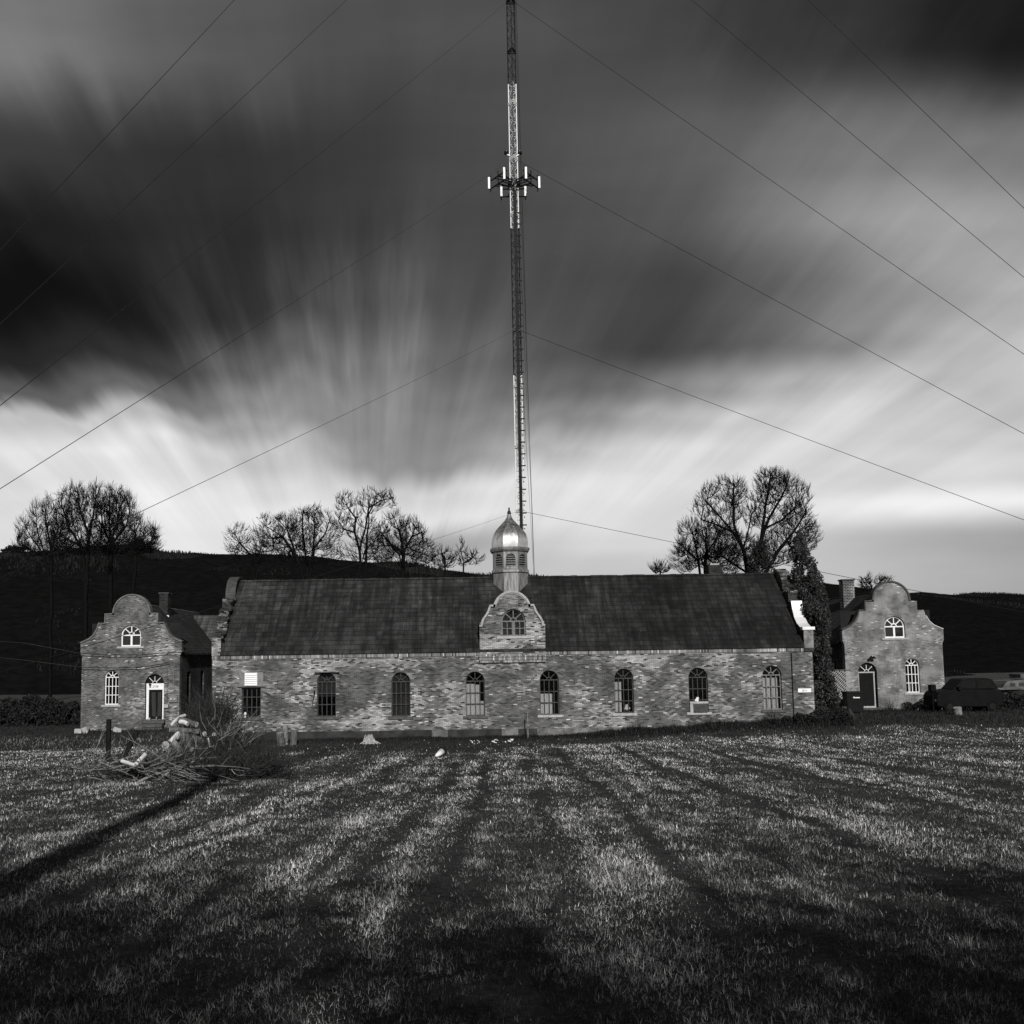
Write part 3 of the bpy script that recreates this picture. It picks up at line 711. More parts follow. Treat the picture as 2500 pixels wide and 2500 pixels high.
# ------------------------------------------------------------------ the two lodges
def lodge(name, cpx, label, bm_, mirror):
    c = W(cpx, 1590, YH); cx = c.x; hw = 3.27; ms = -1 if mirror else 1
    root = thing(name, (cx, YH, gzf(cx, YH)), label, 'house')
    def at(px, py): q = W(px, py, YH); return q.x, q.z
    if not mirror:
        zsh_ = at(200, 1569)[1]; zc_ = at(200, 1591)[1]; zsh_ = W(1140, 1558, YH).z; zc_ = W(1140, 1581, YH).z
    else:
        zsh_ = W(1140, 1552, YH).z; zc_ = W(1140, 1577, YH).z
    out_ = [(cx-hw*.965, -1.0), (cx+hw*.965, -1.0), (cx+hw*.965, zc_-.28), (cx+hw, zc_), ]
    pr = dutch(hw, HPROF, .59, .35)
    out_ += [(cx+u, zsh_+v) for u, v in pr]+[(cx-hw, zc_), (cx-hw*.965, zc_-.28)]
    if not mirror:
        d = dict(up=(at(319, 1576), .565), win=(at(271.5, 1720.5), .36), door=(at(376, 1756), .49))
        up0 = at(319, 1578)
    else:
        d = dict(up=(at(2186, 1556), .58), win=(at(2231, 1691), .36), door=(at(2122.5, 1728), .49)); up0 = at(2186, 1557)
    ur, uzs = d['up'][1], up0[1]+.72
    wx, wz = d['win'][0]; wr = .45; wzs = wz+2.2-wr
    dx, dz = d['door'][0]; dr2 = .60; dzs = dz+2.28
    hl = [arch(up0[0], up0[1], uzs, ur+.08), arch(wx, wz, wzs, wr), arch(dx, dz, dzs, dr2)]
    MB().prism(out_, YH, YH+.38, holes=hl).build('front_wall', bm_, root)
    L = 15.0
    sw_ = MB()
    for sx in (-1, 1):
        xx = cx+sx*hw*.965; hs = []
        if sx == ms:
            for k in range(3):
                yy = YH+2.0+k*3.2; hs.append([(yy-.4, 1.0), (yy+.4, 1.0), (yy+.4, 3.0), (yy-.4, 3.0)])
        sw_.prism([(YH+.385, -1.0), (YH+L, -1.0), (YH+L, zc_-.2), (YH+.385, zc_-.2)], min(xx, xx-sx*.35), max(xx, xx-sx*.35), 'yz', holes=hs)
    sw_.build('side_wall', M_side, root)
    MB().box((cx-hw*.9, YH+1.6, -.5), (cx+hw*.9, YH+1.7, zc_)).build('inner_wall', M_dark, root)
    MB().box((cx-hw*.9, YH+1.0, zc_-.9), (cx+hw*.9, YH+1.05, zsh_+1.3)).build('attic_wall', M_dark, root)
    zrg = W(360, 1465, YH+3.1).z; zrg = zsh_+.80*hw
    rr = MB()
    for sx in (-1, 1):
        e = cx+sx*(hw+.12); rr.add([(e, YH+.3, zc_-.08), (cx, YH+.3, zrg), (cx, YH+L+.1, zrg), (e, YH+L+.1, zc_-.08),
                                    (e, YH+.3, zc_-.2), (e, YH+L+.1, zc_-.2)], [(0,1,2,3),(0,3,5,4)])
    rt = rr.build('roof', M_roofy, root)
    MB().box((cx-.07, YH+.4, zrg-.03), (cx+.07, YH+L, zrg+.04)).build('ridge_cap', M_coping if not mirror else M_copingd, rt)
    # cross wing with its own roof and curved parapet
    wy0, wy1 = YH+9.5, YH+14.5; wx0, wx1 = (cx+hw*.9, cx+hw+4.0) if not mirror else (cx-hw-5.0, cx-hw*.9)
    zw = zrg-.35; zwe = zc_+.2
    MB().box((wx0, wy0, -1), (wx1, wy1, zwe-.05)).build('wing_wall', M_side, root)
    wr_ = MB().add([(wx0-1.6*ms, wy0-.1, zwe), (wx1, wy0-.1, zwe), (wx1, (wy0+wy1)/2, zw), (wx0-2.4*ms if not mirror else wx0, (wy0+wy1)/2, zw), (wx1, wy1+.1, zwe), (wx0, wy1+.1, zwe)],
                   [(0,1,2,3),(3,2,4,5)]).build('wing_roof', M_roofw, root)
    xe = wx1 if not mirror else wx0
    pr2 = dutch(2.5, HPROF, .59, .35)
    MB().prism([(wy0, -1), (wy1, -1)]+[((wy0+wy1)/2+u, zwe+.3+v) for u, v in pr2], xe-.15, xe+.2, 'yz').build('wing_gable', M_copingg, root)
    cp = MB(); full = [(cx+u, zsh_+v) for u, v in pr]
    if not mirror: band(cp, full, YH-.08, YH+.40, .09)
    else:
        n_ = len(full); band(cp, full[9:], YH-.08, YH+.40, .10)
    cp.build('coping', M_copingg if not mirror else M_copingd, root)
    if mirror:
        cp = MB(); band(cp, full[0:5], YH-.03, YH+.38, .03); cp.build('coping_edge', M_white, root)
    # chimney
    if not mirror:
        q = W(403, 1450, YH+5.5); ch = MB().box((q.x-.3, YH+5.2, zrg-1.2), (q.x+.3, YH+5.9, q.z)).build('chimney', M_chimd, root)
        MB().box((q.x-.36, YH+5.14, q.z+.002), (q.x+.36, YH+5.96, q.z+.08)).build('cap', M_copingd, ch)
        fl = MB(); fl.add([(q.x-.62, YH+5.12, zrg-.30), (q.x-.30, YH+5.12, zrg-.30), (q.x-.30, YH+5.12, zrg-.75), (q.x+.42, YH+5.10, zrg-.62), (q.x+.42, YH+5.10, zrg-1.25), (q.x+.31, YH+5.10, zrg-1.15), (q.x, YH+5.1, zrg-.62)], [(0,1,2),(6,3,4,5)])
        fl.build('flashing', M_white, ch)
    else:
        q = W(2067, 1418, YH+5.5); ch = MB().box((q.x-.40, YH+5.2, zrg-1.6), (q.x+.40, YH+5.9, q.z)).build('chimney', M_chim, root)
        MB().box((q.x-.46, YH+5.14, q.z+.002), (q.x+.46, YH+5.96, q.z+.10)).build('cap', M_copingd, ch)
    # windows
    upc = [(.03, .02, .46, .95, M_curtd), (.55, .25, .80, .93, M_curtd)] if mirror else ()
    arched_window(root, YH, up0[0], up0[1], uzs, ur+.08, M_white, 'pair', .055, M_stone, ur+.30, bm_, ringw=.26, curtains=upc)
    arched_window(root, YH, wx, wz, wzs, wr, M_white, 'twelve', .038, M_stone, wr+.16, bm_, ringw=.24,
                  curtains=[(.25, .02, .42, .3, M_curt)] if mirror else ())
    # door
    if not mirror:
        dm = MB()
        dm.box((dx-dr2+.05, YH+.10, dz), (dx-dr2+.21, YH+.16, dzs-.02)); dm.box((dx+dr2-.11, YH+.10, dz), (dx+dr2-.02, YH+.16, dzs-.02))
        dm.box((dx-dr2+.05, YH+.09, dzs-.40), (dx+dr2-.02, YH+.165, dzs))
        do = dm.build('door', M_white, root)
        MB().box((dx-dr2+.21, YH+.15, dz), (dx+dr2-.11, YH+.20, dzs-.40)).build('door_leaf', M_door, do)
        for u0, u1 in ((.18, .46), (.66, .90)):
            c = MB(); nn = 9; q = []
            for i in range(nn+1):
                xx = dx-dr2+.21+(2*dr2-.32)*(u0+(u1-u0)*i/nn); yy = YH+.135+.012*math.sin(i*2.3); q += [(xx+.05*math.sin(u0*9), yy, dz+.18+.05*math.sin(i*4)), (xx, yy, dz+1.72)]
            c.add(q, [(2*i, 2*i+2, 2*i+3, 2*i+1) for i in range(nn)]); c.build('torn_curtain', M_curtd, do)
        fan_r = dr2-.05
    else:
        dm = MB(); dm.box((dx-dr2+.02, YH+.10, dzs-.06), (dx+dr2-.10, YH+.17, dzs+.02))
        dm.box((dx-dr2+.02, YH+.10, dz), (dx-dr2+.07, YH+.16, dzs-.06)); dm.box((dx+dr2-.20, YH+.10, dz), (dx+dr2-.12, YH+.16, dzs-.06))
        dm.box((dx-dr2+.07, YH+.09, dz), (dx+dr2-.20, YH+.16, dz+.10))
        do = dm.build('door', M_stone, root)
        MB().box((dx-dr2+.07, YH+.14, dz+.10), (dx+dr2-.20, YH+.18, dzs-.06)).build('door_leaf', M_door, do)
        MB().box((dx-dr2-.1, YH-.5, dz-.14), (dx+dr2+.7, YH+.1, dz-.01)).build('door_step', M_stoned, do)
    fn = MB()
    for deg in (45, 90, 135):
        ln = dr2*(.86 if deg != 90 else .76)
        fn.bar((dx-.02+.13*math.cos(R(deg)), YH+.12, dzs+.03+.1*math.sin(R(deg))), (dx-.02+ln*math.cos(R(deg)), YH+.12, dzs+ln*math.sin(R(deg))), .03)
    band(fn, [(dx-.02+.13*math.cos(math.pi*k/8), dzs+.0+.14*math.sin(math.pi*k/8)) for k in range(9)], YH+.10, YH+.14, .025)
    fn.build('fanlight', M_white, do)
    MB().prism(arch(dx, dzs+.01, dzs+.012, dr2-.01), YH+.19, YH+.20).build('fanlight_glass', M_door, do)
    rg = MB(); nn = 26
    for k in range(nn):
        a0, a1 = math.pi*(k+.06)/nn, math.pi*(k+.94)/nn
        rg.prism([(dx+q*math.cos(p), dzs+q*math.sin(p)) for q, p in ((dr2+.004, a0), (dr2+.24, a0), (dr2+.24, a1), (dr2+.004, a1))], YH-.008, YH+.02)
    rg.build('brick_arch', bm_, do)
    return root, (dx, dz, dzs, dr2), cx, hw, zc_
lodgeL, doorL, lcx, lhw, lzc = lodge('brick_lodge', 320, 'left gatehouse with curved Dutch gable, white framed door and pale ridge', M_brickh, False)
lodgeR, doorR, rcx, rhw, rzc = lodge('brick_lodge', 2182, 'right gatehouse with curved Dutch gable, black door and bright mortar chimney', M_brickh2, True)
def text(s, size, loc, mat, root, shear=0.0, ext=.004):
    cu_ = bpy.data.curves.new('t', 'FONT'); cu_.body = s; cu_.size = size; cu_.extrude = ext; cu_.align_x = 'CENTER'; cu_.align_y = 'CENTER'; cu_.shear = shear
    tmp = bpy.data.objects.new('t', cu_); col.objects.link(tmp)
    bpy.context.view_layer.update()
    me = bpy.data.meshes.new_from_object(tmp.evaluated_get(bpy.context.evaluated_depsgraph_get()))
    bpy.data.objects.remove(tmp)
    me.materials.clear(); me.materials.append(mat)
    top = root
    while top.parent: top = top.parent
    me.transform(Matrix.Translation(Vector(loc)-top.location) @ Matrix.Rotation(math.pi/2, 4, 'X'))
    o = bpy.data.objects.new('lettering', me); col.objects.link(o); o.parent = root; return o
dx, dz, dzs, dr2 = doorL
ldoor = [c for c in lodgeL.children if c.name.startswith('door')][0]
text('2106', .19, (dx+.02, YH+.085, dzs-.2), M_black, ldoor, .35)
# lamp by the left door
lp = W(366, 1672, YH+.0); l_ = MB().lathe((lp.x, YH+.02), [(.01, lp.z+.09), (.075, lp.z+.06), (.08, lp.z-.02), (.05, lp.z-.03)], 10).build('wall_lamp', M_black, lodgeL)
MB().lathe((lp.x, YH+.02), [(.045, lp.z-.03), (.045, lp.z-.15), (.02, lp.z-.17)], 10).build('lamp_glass', M_grayb, l_)
# steps at the left door
st = MB()
for k, (w_, h_, d_) in enumerate(((.75, -.04, .35), (.72, -.26, .7), (.85, -.48, 1.05))):
    st.box((dx-w_, YH-d_, dz+h_-.2), (dx+w_, YH-(.0 if k == 0 else (.35 if k == 1 else .7))-.003, dz+h_))
st.build('door_steps', M_stoned, lodgeL)
for i, (px, hh, rr_) in enumerate(((364, .16, .09), (382, .22, .05))):
    q = W(px, 1757, YH-.2)
    tag(MB().lathe((q.x, YH-.2), [(rr_*.8, dz-.04), (rr_, dz+hh*.6-.04), (rr_*.7, dz+hh-.04)], 10).build('jar' if i else 'pot', M_grayb if i else M_stone, None),
        ('thin dark jar' if i else 'round pale pot')+' standing on the top step of the left lodge', 'jar' if i else 'pot')
# meters and conduit on left lodge
q = W(424, 1706, YH); bx_ = MB().box((q.x-.27, YH-.14, q.z-.22), (q.x+.27, YH-.002, q.z+.20)).build('meter_box', M_grayb, lodgeL, bevel=.01)
for s_ in (-.1, .12): MB().tube([(q.x+s_, YH-.14, q.z), (q.x+s_, YH-.22, q.z)], .075, 12).build('meter', M_stone, bx_)
MB().tube([V(425, 1698, YH-.04), V(424, 1640, YH-.04), V(417, 1625, YH-.04), V(414, 1615, YH-.10)], .018, 6).build('conduit', M_coping, lodgeL)
MB().tube([V(408, 1718, YH-.03), V(408, 1630, YH-.03), V(395, 1634, YH-.03)], .012, 5).build('cable', M_cable, lodgeL)
q = W(407, 1723, YH); MB().box((q.x-.13, YH-.16, q.z-.12), (q.x+.13, YH-.002, q.z+.1)).build('small_box', M_stone, lodgeL, bevel=.01)
# floodlight over the right door
dx, dz, dzs, dr2 = doorR
fl = MB(); q = W(2124, 1606, YH)
fl.tube([(q.x, YH-.01, q.z+.06), (q.x+.02, YH-.2, q.z+.12), (q.x+.06, YH-.3, q.z)], .025, 6)
for s_ in (-1, 1):
    fl.lathe((q.x+.09*s_+.04, YH-.28), [(.03, q.z+.1), (.13, q.z-.02), (.15, q.z-.07), (.13, q.z-.07)], 10)
fl.build('floodlight', M_black, lodgeR)
# number plate and drain pipe on the main front
q = W(1963.5, 1685.5, YM)
sg = MB().box((q.x-.32, YM-.035, q.z-.095), (q.x+.32, YM-.003, q.z+.095)).build('number_plate', M_plate, main, bevel=.006)
text('2816', .13, (q.x-.02, YM-.042, q.z-.01), M_grayb, sg)
MB().tube([V(1932, 1594, YM-.05), V(1934, 1640, YM-.05), V(1939, 1762, YM-.05)], .022, 8).build('drain_pipe', M_dksteel, main)
# board hood and hook at the second window
q0, q1 = W(769, 1640, YM), W(829, 1638, YM)
MB().box((q0.x, YM-.28, q0.z-.03), (q1.x, YM-.003, q0.z+.02)).build('window_hood', M_coping, main)
MB().tube([V(768, 1686, YM-.03), V(766, 1700, YM-.12), V(761, 1727, YM-.15), V(775, 1728, YM-.02)], .014, 6).build('iron_bracket', M_black, main)
MB().tube([V(768, 1685, YM-.06), V(767, 1697, YM-.06)], .04, 6).build('bracket_cap', M_black, main)
# things in and on windows
w1x, w1z = wins[0]
q = W(599, 1740, YM+.1)
b_ = thing('plastic_bottle', (q.x, YM+.10, w1z), 'white plastic bottle standing on the sill of the square leftmost window', 'bottle')
MB().lathe((q.x, YM+.08), [(.06, w1z), (.065, w1z+.02), (.065, w1z+.2), (.04, w1z+.25), (.03, w1z+.27)], 12).build('bottle_body', M_white, b_, smooth=True)
MB().lathe((q.x, YM+.08), [(.034, w1z+.271), (.034, w1z+.30)], 10).build('cap', M_black, b_)
cx7, z7 = wins[6]
ac = thing('air_conditioner', (cx7, YM, z7), 'boxy window unit wedged in the foot of the seventh arched window', 'air conditioner')
MB().box((cx7-.29, YM-.16, z7+.002), (cx7+.40, YM+.12, z7+.42)).build('casing', M_stoned, ac, bevel=.015)
g_ = MB()
for k in range(9): g_.box((cx7-.25, YM-.175, z7+.05+k*.038), (cx7+.33, YM-.162, z7+.065+k*.038))
g_.build('grille', M_dkframe, ac)
bd = MB().box((cx7-.46, YM-.12, z7+.424), (cx7+.44, YM+.14, z7+.52)).build('wooden_board', M_stone, None)
tag(bd, 'pale plank lying across the window unit in the seventh window', 'board')
bd2 = MB().box((cx7-.45, YM-.08, z7+.002), (cx7-.30, YM+.10, z7+.42)).build('wooden_block', M_stone, None)
tag(bd2, 'pale upright block beside the window unit in the seventh window', 'block')
mb = MB()
for _ in range(16):
    a_ = random.uniform(0, 6.28); rr_ = random.uniform(0, .09); s_ = random.uniform(.04, .07)
    c_ = (cx7-.10+rr_*math.cos(a_), YM-.02+.4*rr_*math.sin(a_), z7+.55+random.uniform(0, .15))
    mb.lathe(c_[:2], [(.005, c_[2]-s_), (s_, c_[2]), (.005, c_[2]+s_)], 7)
tag(mb.build('crumpled_cloth', M_white, None, smooth=True), 'crumpled white rag on the plank in the seventh window', 'rag')
cx6, z6 = wins[5]
mb = MB()
for _ in range(14):
    a_ = random.uniform(0, 6.28); rr_ = random.uniform(0, .13); s_ = random.uniform(.06, .10)
    c_ = (cx6+.16+rr_*math.cos(a_), YM+.26, z6+.14+abs(rr_*math.sin(a_))+random.uniform(0, .1))
    mb.lathe(c_[:2], [(.005, c_[2]-s_), (s_, c_[2]), (.005, c_[2]+s_)], 8)
tag(mb.build('plastic_bag', M_curt, None, smooth=True), 'bulging white bag behind the panes of the sixth arched window', 'bag')

# ------------------------------------------------------------------ bare trees
def crown_tree(label, Yt, skel, ell, n, rmin=.016, seed=1, path_w=.5, twig=.5, upb=.55, name='bare_tree', group='bare trees standing behind the buildings', expo=.43, dark=True):
    """skel: limbs as photo points (x, y, depth offset); ell: crown outlines (cx, cy, rx, ry). Branches grow to fill the crowns."""
    rq = np.random.default_rng(seed); m = Yt/2300
    b = W(skel[0][0][0], 1600, Yt).x; z0 = gzf(b, Yt)-.1; root = thing(name, (b, Yt, z0), label, 'tree', group)
    pos = [np.array((b, Yt, z0))]; par = [-1]; path = [0.0]; key = {}
    for limb in skel:
        prev = key.get(limb[0][:2], None)
        for k, (x, y, dy_) in enumerate(limb):
            if (x, y) in key: prev = key[(x, y)]; continue
            p = np.array(tuple(W(x, y, Yt+dy_))); q = pos[prev if prev is not None else 0]
            if prev is None: prev = 0
            steps = max(1, int(np.linalg.norm(p-q)/(.9)))
            for s_ in range(1, steps+1):
                pp = q+(p-q)*s_/steps+(rq.normal(0, .05, 3) if s_ < steps else 0); pos.append(pp); par.append(prev); path.append(path[prev]*0); prev = len(pos)-1
            key[(x, y)] = prev
    ns = len(pos); tips = []
    tot = sum(rx*ry for _, _, rx, ry in ell)
    for cx, cy, rx, ry in ell:
        k = int(n*rx*ry/tot); th = rq.uniform(0, 2*np.pi, k); rr_ = rq.uniform(.02, 1, k)**.5*(1+rq.normal(0, .05, k)+.10*np.sin(th*3+cx)+.07*np.sin(th*7+cy))
        c = np.array(tuple(W(cx, cy, Yt))); dz_ = np.sqrt(np.clip(1-rr_**2, 0, 1))
        tips.append(np.stack([c[0]+rx*m*rr_*np.cos(th), c[1]+rq.uniform(-.8, .8, k)*dz_*rx*m+rq.normal(0, .2, k), c[2]+ry*m*rr_*np.sin(th)], 1))
    tips = np.concatenate(tips); sk = np.array(pos[1:])
    dist = np.array([np.min(np.linalg.norm(sk-t__, axis=1)) for t__ in tips]); tips = tips[np.argsort(dist)]
    N = np.zeros((ns+len(tips)*8, 3)); N[:ns] = pos; Pt = np.zeros(len(N)); cnt = ns; par = par+[0]*(len(N)-ns)
    Pt[0] = 1e6; lowz = W(0, skel[0][1][1], Yt).z-.2; Pt[:ns][N[:ns, 2] < lowz] = 1e6
    tipi = []
    for t__ in tips:
        dd = np.linalg.norm(N[:cnt]-t__, axis=1)+path_w*Pt[:cnt]+1.3*np.clip(N[:cnt, 2]-t__[2]+.15, 0, 9); i = int(np.argmin(dd)); q = N[i]; L = np.linalg.norm(t__-q)
        if L < .05: continue
        st_ = min(6, max(2, int(L/.45))); prev = i; side = rq.normal(0, .05*L, 3); side[2] -= .10*L
        for k in range(1, st_+1):
            f_ = k/st_; pp = q+(t__-q)*f_+side*math.sin(math.pi*f_)+(rq.normal(0, .022, 3)*min(1, L) if k < st_ else 0)
            N[cnt] = pp; par[cnt] = prev; Pt[cnt] = Pt[prev]+L/st_; prev = cnt; cnt += 1
        tipi.append(prev)
    w_ = np.zeros(cnt); w_[tipi] += 1
    for i in range(cnt-1, 0, -1):
        w_[i] = max(w_[i], 1); w_[par[i]] += w_[i] if par[i] >= 0 else 0
    # nodes were appended parents first, so weights flow to the root
    rad = rmin*np.maximum(w_, 1)**expo*.62
    rad = np.maximum(rad, rmin); big, small = [], []
    for i in range(1, cnt):
        r1 = rad[i]; r0 = min(rad[par[i]], r1*1.25); (big if r1 > rmin*3.2 else small).append((*N[par[i]], *N[i], r0, r1))
    for i in tipi:
        d = N[i]-N[par[i]]; d /= np.linalg.norm(d)+1e-6
        for k in range(3):
            e = d+rq.normal(0, .34, 3)+np.array((0, 0, upb)); e /= np.linalg.norm(e); l = twig*rq.uniform(.4, 1.2); p = N[i]-d*rq.uniform(0, .5)*l
            q = p+e*l*.55; e2 = e+rq.normal(0, .18, 3)+np.array((0, 0, upb*.5)); q2 = q+e2/np.linalg.norm(e2)*l*.45
            small.append((*p, *q, rmin*.85, rmin*.7)); small.append((*q, *q2, rmin*.7, rmin*.45))
    v, f = segmesh(big, 6); npmesh('trunk', v, f, M_treebark, root=root)
    v, f = segmesh(small, 3); npmesh('crown', v, f, M_twig, root=root)
    return root
# far left clump of four
crown_tree('leftmost bare tree, low spreading crown on the skyline', 108, [[(125, 1440, 0), (110, 1360, 0), (75, 1310, 0), (48, 1262, 0)], [(125, 1440, 0), (125, 1340, 0), (112, 1280, 0), (107, 1215, 0)], [(110, 1360, 0), (92, 1300, 0), (86, 1240, 0)], [(110, 1360, 0), (62, 1335, .5), (42, 1315, .5)], [(125, 1340, 0), (142, 1290, 0), (128, 1220, 0)]], [(96, 1275, 26, 50), (120, 1265, 18, 56), (58, 1305, 22, 40), (90, 1335, 55, 28), (140, 1300, 22, 50), (110, 1342, 75, 16)], 1000, .017, 11, twig=1.0, upb=.9)
crown_tree('tall many-stemmed bare tree, second from the left on the skyline', 105, [[(210, 1440, 0), (200, 1335, 0), (165, 1285, 0), (150, 1235, 0), (155, 1200, 0)], [(210, 1440, 0), (218, 1310, 0), (196, 1250, 0), (189, 1190, 0)], [(218, 1310, 0), (230, 1240, 0), (235, 1190, 0)], [(200, 1335, 0), (180, 1280, 1), (174, 1210, 1)], [(200, 1335, 0), (150, 1310, .5), (135, 1270, .5)], [(196, 1250, 0), (204, 1215, 0), (206, 1200, 0)]], [(155, 1255, 20, 62), (178, 1245, 16, 60), (196, 1240, 16, 56), (222, 1250, 18, 60), (236, 1215, 12, 34), (180, 1315, 62, 42), (190, 1338, 60, 14)], 1600, .017, 12, twig=1.0, upb=.9)
crown_tree('dense upright bare tree above the left lodge', 110, [[(270, 1440, 0), (269, 1330, 0), (266, 1260, 0), (269, 1190, 0)], [(269, 1330, 0), (288, 1270, 0), (302, 1200, 0)], [(269, 1330, 0), (250, 1280, 0), (246, 1215, 0)], [(269, 1330, 0), (308, 1285, 0), (322, 1215, 0)], [(288, 1270, 0), (284, 1225, 0), (286, 1200, 0)]], [(268, 1250, 18, 66), (250, 1265, 18, 60), (288, 1255, 18, 62), (308, 1255, 20, 60), (285, 1315, 52, 42), (275, 1335, 60, 14)], 1700, .017, 13, twig=1.0, upb=.9)
crown_tree('low bushy bare tree sloping away right of the dense upright one', 104, [[(325, 1440, 0), (332, 1350, 0), (350, 1315, 0), (378, 1290, 0)], [(332, 1350, 0), (330, 1300, 0), (326, 1262, 0)], [(332, 1350, 0), (355, 1330, 0), (384, 1310, 0)]], [(362, 1316, 22, 30), (335, 1300, 18, 48), (345, 1335, 40, 18), (378, 1305, 10, 20), (345, 1338, 48, 14)], 700, .017, 14, twig=1.0, upb=.6)
crown_tree('small twiggy bare tree above the left end of the long roof', 80, [[(622, 1430, 0), (612, 1355, 0), (585, 1325, 0), (572, 1300, 0)], [(622, 1430, 0), (634, 1350, 0), (642, 1310, 0)]], [(582, 1322, 32, 42), (636, 1325, 20, 32), (600, 1360, 50, 20)], 330, .014, 21, twig=.6)
crown_tree('wide bare tree left of the tall open one behind the long roof', 82, [[(745, 1440, 0), (722, 1355, 0), (690, 1310, 0), (650, 1285, 0), (625, 1262, 0)], [(722, 1355, 0), (700, 1290, 0), (672, 1262, 0)], [(690, 1310, 0), (665, 1315, .5)]], [(672, 1300, 54, 46), (705, 1305, 44, 52), (660, 1350, 60, 26)], 760, .014, 22, twig=.6)
crown_tree('dense bare tree second behind the long roof from the left', 85, [[(755, 1440, 0), (745, 1350, 0), (738, 1290, 0), (740, 1245, 0)], [(755, 1440, 0), (765, 1340, 0), (795, 1300, 0), (805, 1270, 0)], [(765, 1340, 0), (768, 1285, 0)]], [(742, 1292, 42, 52), (788, 1300, 42, 50), (765, 1255, 26, 22), (770, 1350, 70, 28)], 900, .014, 23, twig=.6)
crown_tree('tallest open-branched bare tree behind the left half of the long roof', 80, [[(877, 1445, 0), (878, 1345, 0), (866, 1300, 0), (868, 1265, 0), (850, 1240, .3), (838, 1215, .3)], [(878, 1345, 0), (892, 1290, 0), (900, 1240, 0), (905, 1215, 0)], [(900, 1240, 0), (930, 1222, .5), (962, 1215, .5)], [(866, 1300, 0), (840, 1292, -.5), (828, 1275, -.5)], [(900, 1255, 0), (925, 1205, -.4)]], [(850, 1240, 36, 38), (905, 1222, 36, 30), (940, 1220, 30, 24), (890, 1300, 44, 34), (838, 1285, 30, 28), (880, 1350, 60, 24)], 700, .0155, 24, path_w=.45, twig=.55)
crown_tree('dense drooping bare tree left of the cupola', 82, [[(985, 1450, 0), (985, 1350, 0), (975, 1295, 0), (962, 1262, 0)], [(985, 1350, 0), (1005, 1310, 0), (1030, 1300, 0)], [(985, 1350, 0), (955, 1330, 0), (930, 1300, 0)]], [(960, 1300, 42, 50), (1002, 1312, 42, 48), (1035, 1345, 32, 30), (930, 1335, 34, 38), (990, 1365, 70, 22)], 1250, .014, 25, path_w=.6, twig=.6)
crown_tree('little bare tree just left of the cupola', 78, [[(1135, 1450, 0), (1132, 1375, 0), (1125, 1345, 0)], [(1132, 1375, 0), (1155, 1360, 0), (1170, 1348, 0)]], [(1128, 1355, 16, 32), (1158, 1362, 24, 18)], 120, .015, 26, twig=.5)
crown_tree('thin low bare tree right of the dense drooping one', 78, [[(1088, 1450, 0), (1086, 1375, 0), (1078, 1350, 0)]], [(1084, 1365, 28, 26)], 130, .015, 27, twig=.6)
crown_tree('tiny twig clump rising over the roof right of the cupola', 70, [[(1612, 1430, 0), (1612, 1395, 0)]], [(1612, 1388, 24, 12)], 70, .016, 31, twig=.6)
crown_tree('slender many-stemmed bare tree left of the big forked one', 76, [[(1715, 1440, 0), (1705, 1370, 0), (1690, 1300, 0)], [(1715, 1440, 0), (1725, 1350, 0), (1725, 1290, 0)], [(1705, 1370, 0), (1672, 1340, 0)], [(1725, 1350, 0), (1752, 1310, 0)]], [(1692, 1330, 42, 58), (1735, 1330, 40, 62), (1668, 1365, 30, 36), (1770, 1365, 40, 40)], 1300, .0125, 32, path_w=.6, twig=.7)
crown_tree('small bare tree peeping over the roof of the right lodge', 120, [[(2135, 1480, 0), (2128, 1430, 0), (2112, 1412, 0)], [(2135, 1480, 0), (2145, 1425, 0), (2162, 1408, 0)]], [(2115, 1425, 15, 20), (2155, 1422, 17, 16)], 150, .026, 33, twig=.8)
crown_tree('largest bare tree, forked trunk with two rounded crowns beside the evergreen', 72,
  [[(1832, 1460, 0), (1826, 1400, 0), (1815, 1340, 0), (1790, 1300, .5), (1752, 1255, .8), (1722, 1222, .8)],
   [(1815, 1340, 0), (1792, 1280, -.6), (1790, 1225, -.8), (1792, 1180, -.8)],
   [(1790, 1300, .5), (1752, 1282, .2), (1712, 1268, .4)],
   [(1832, 1460, 0), (1856, 1330, 0), (1868, 1290, .5), (1895, 1235, .8), (1922, 1185, .9)],
   [(1856, 1330, 0), (1866, 1262, -.6), (1876, 1200, -.8), (1882, 1160, -.8)],
   [(1868, 1290, .5), (1905, 1272, .5), (1942, 1240, .6)],
   [(1832, 1460, 0), (1900, 1345, -.3), (1940, 1295, -.5), (1968, 1250, -.5)],
   [(1815, 1340, 0), (1828, 1290, .8), (1835, 1255, .8)],
   [(1826, 1400, 0), (1780, 1370, .8), (1745, 1345, 1)]],
  [(1758, 1236, 57, 66), (1798, 1205, 26, 42), (1905, 1225, 72, 74), (1885, 1180, 42, 38), (1950, 1285, 40, 60), (1775, 1325, 52, 40), (1835, 1262, 22, 30), (1900, 1340, 55, 45), (1975, 1310, 24, 40), (1830, 1350, 60, 45)], 3600, .0125, 5, path_w=.40, twig=.55)

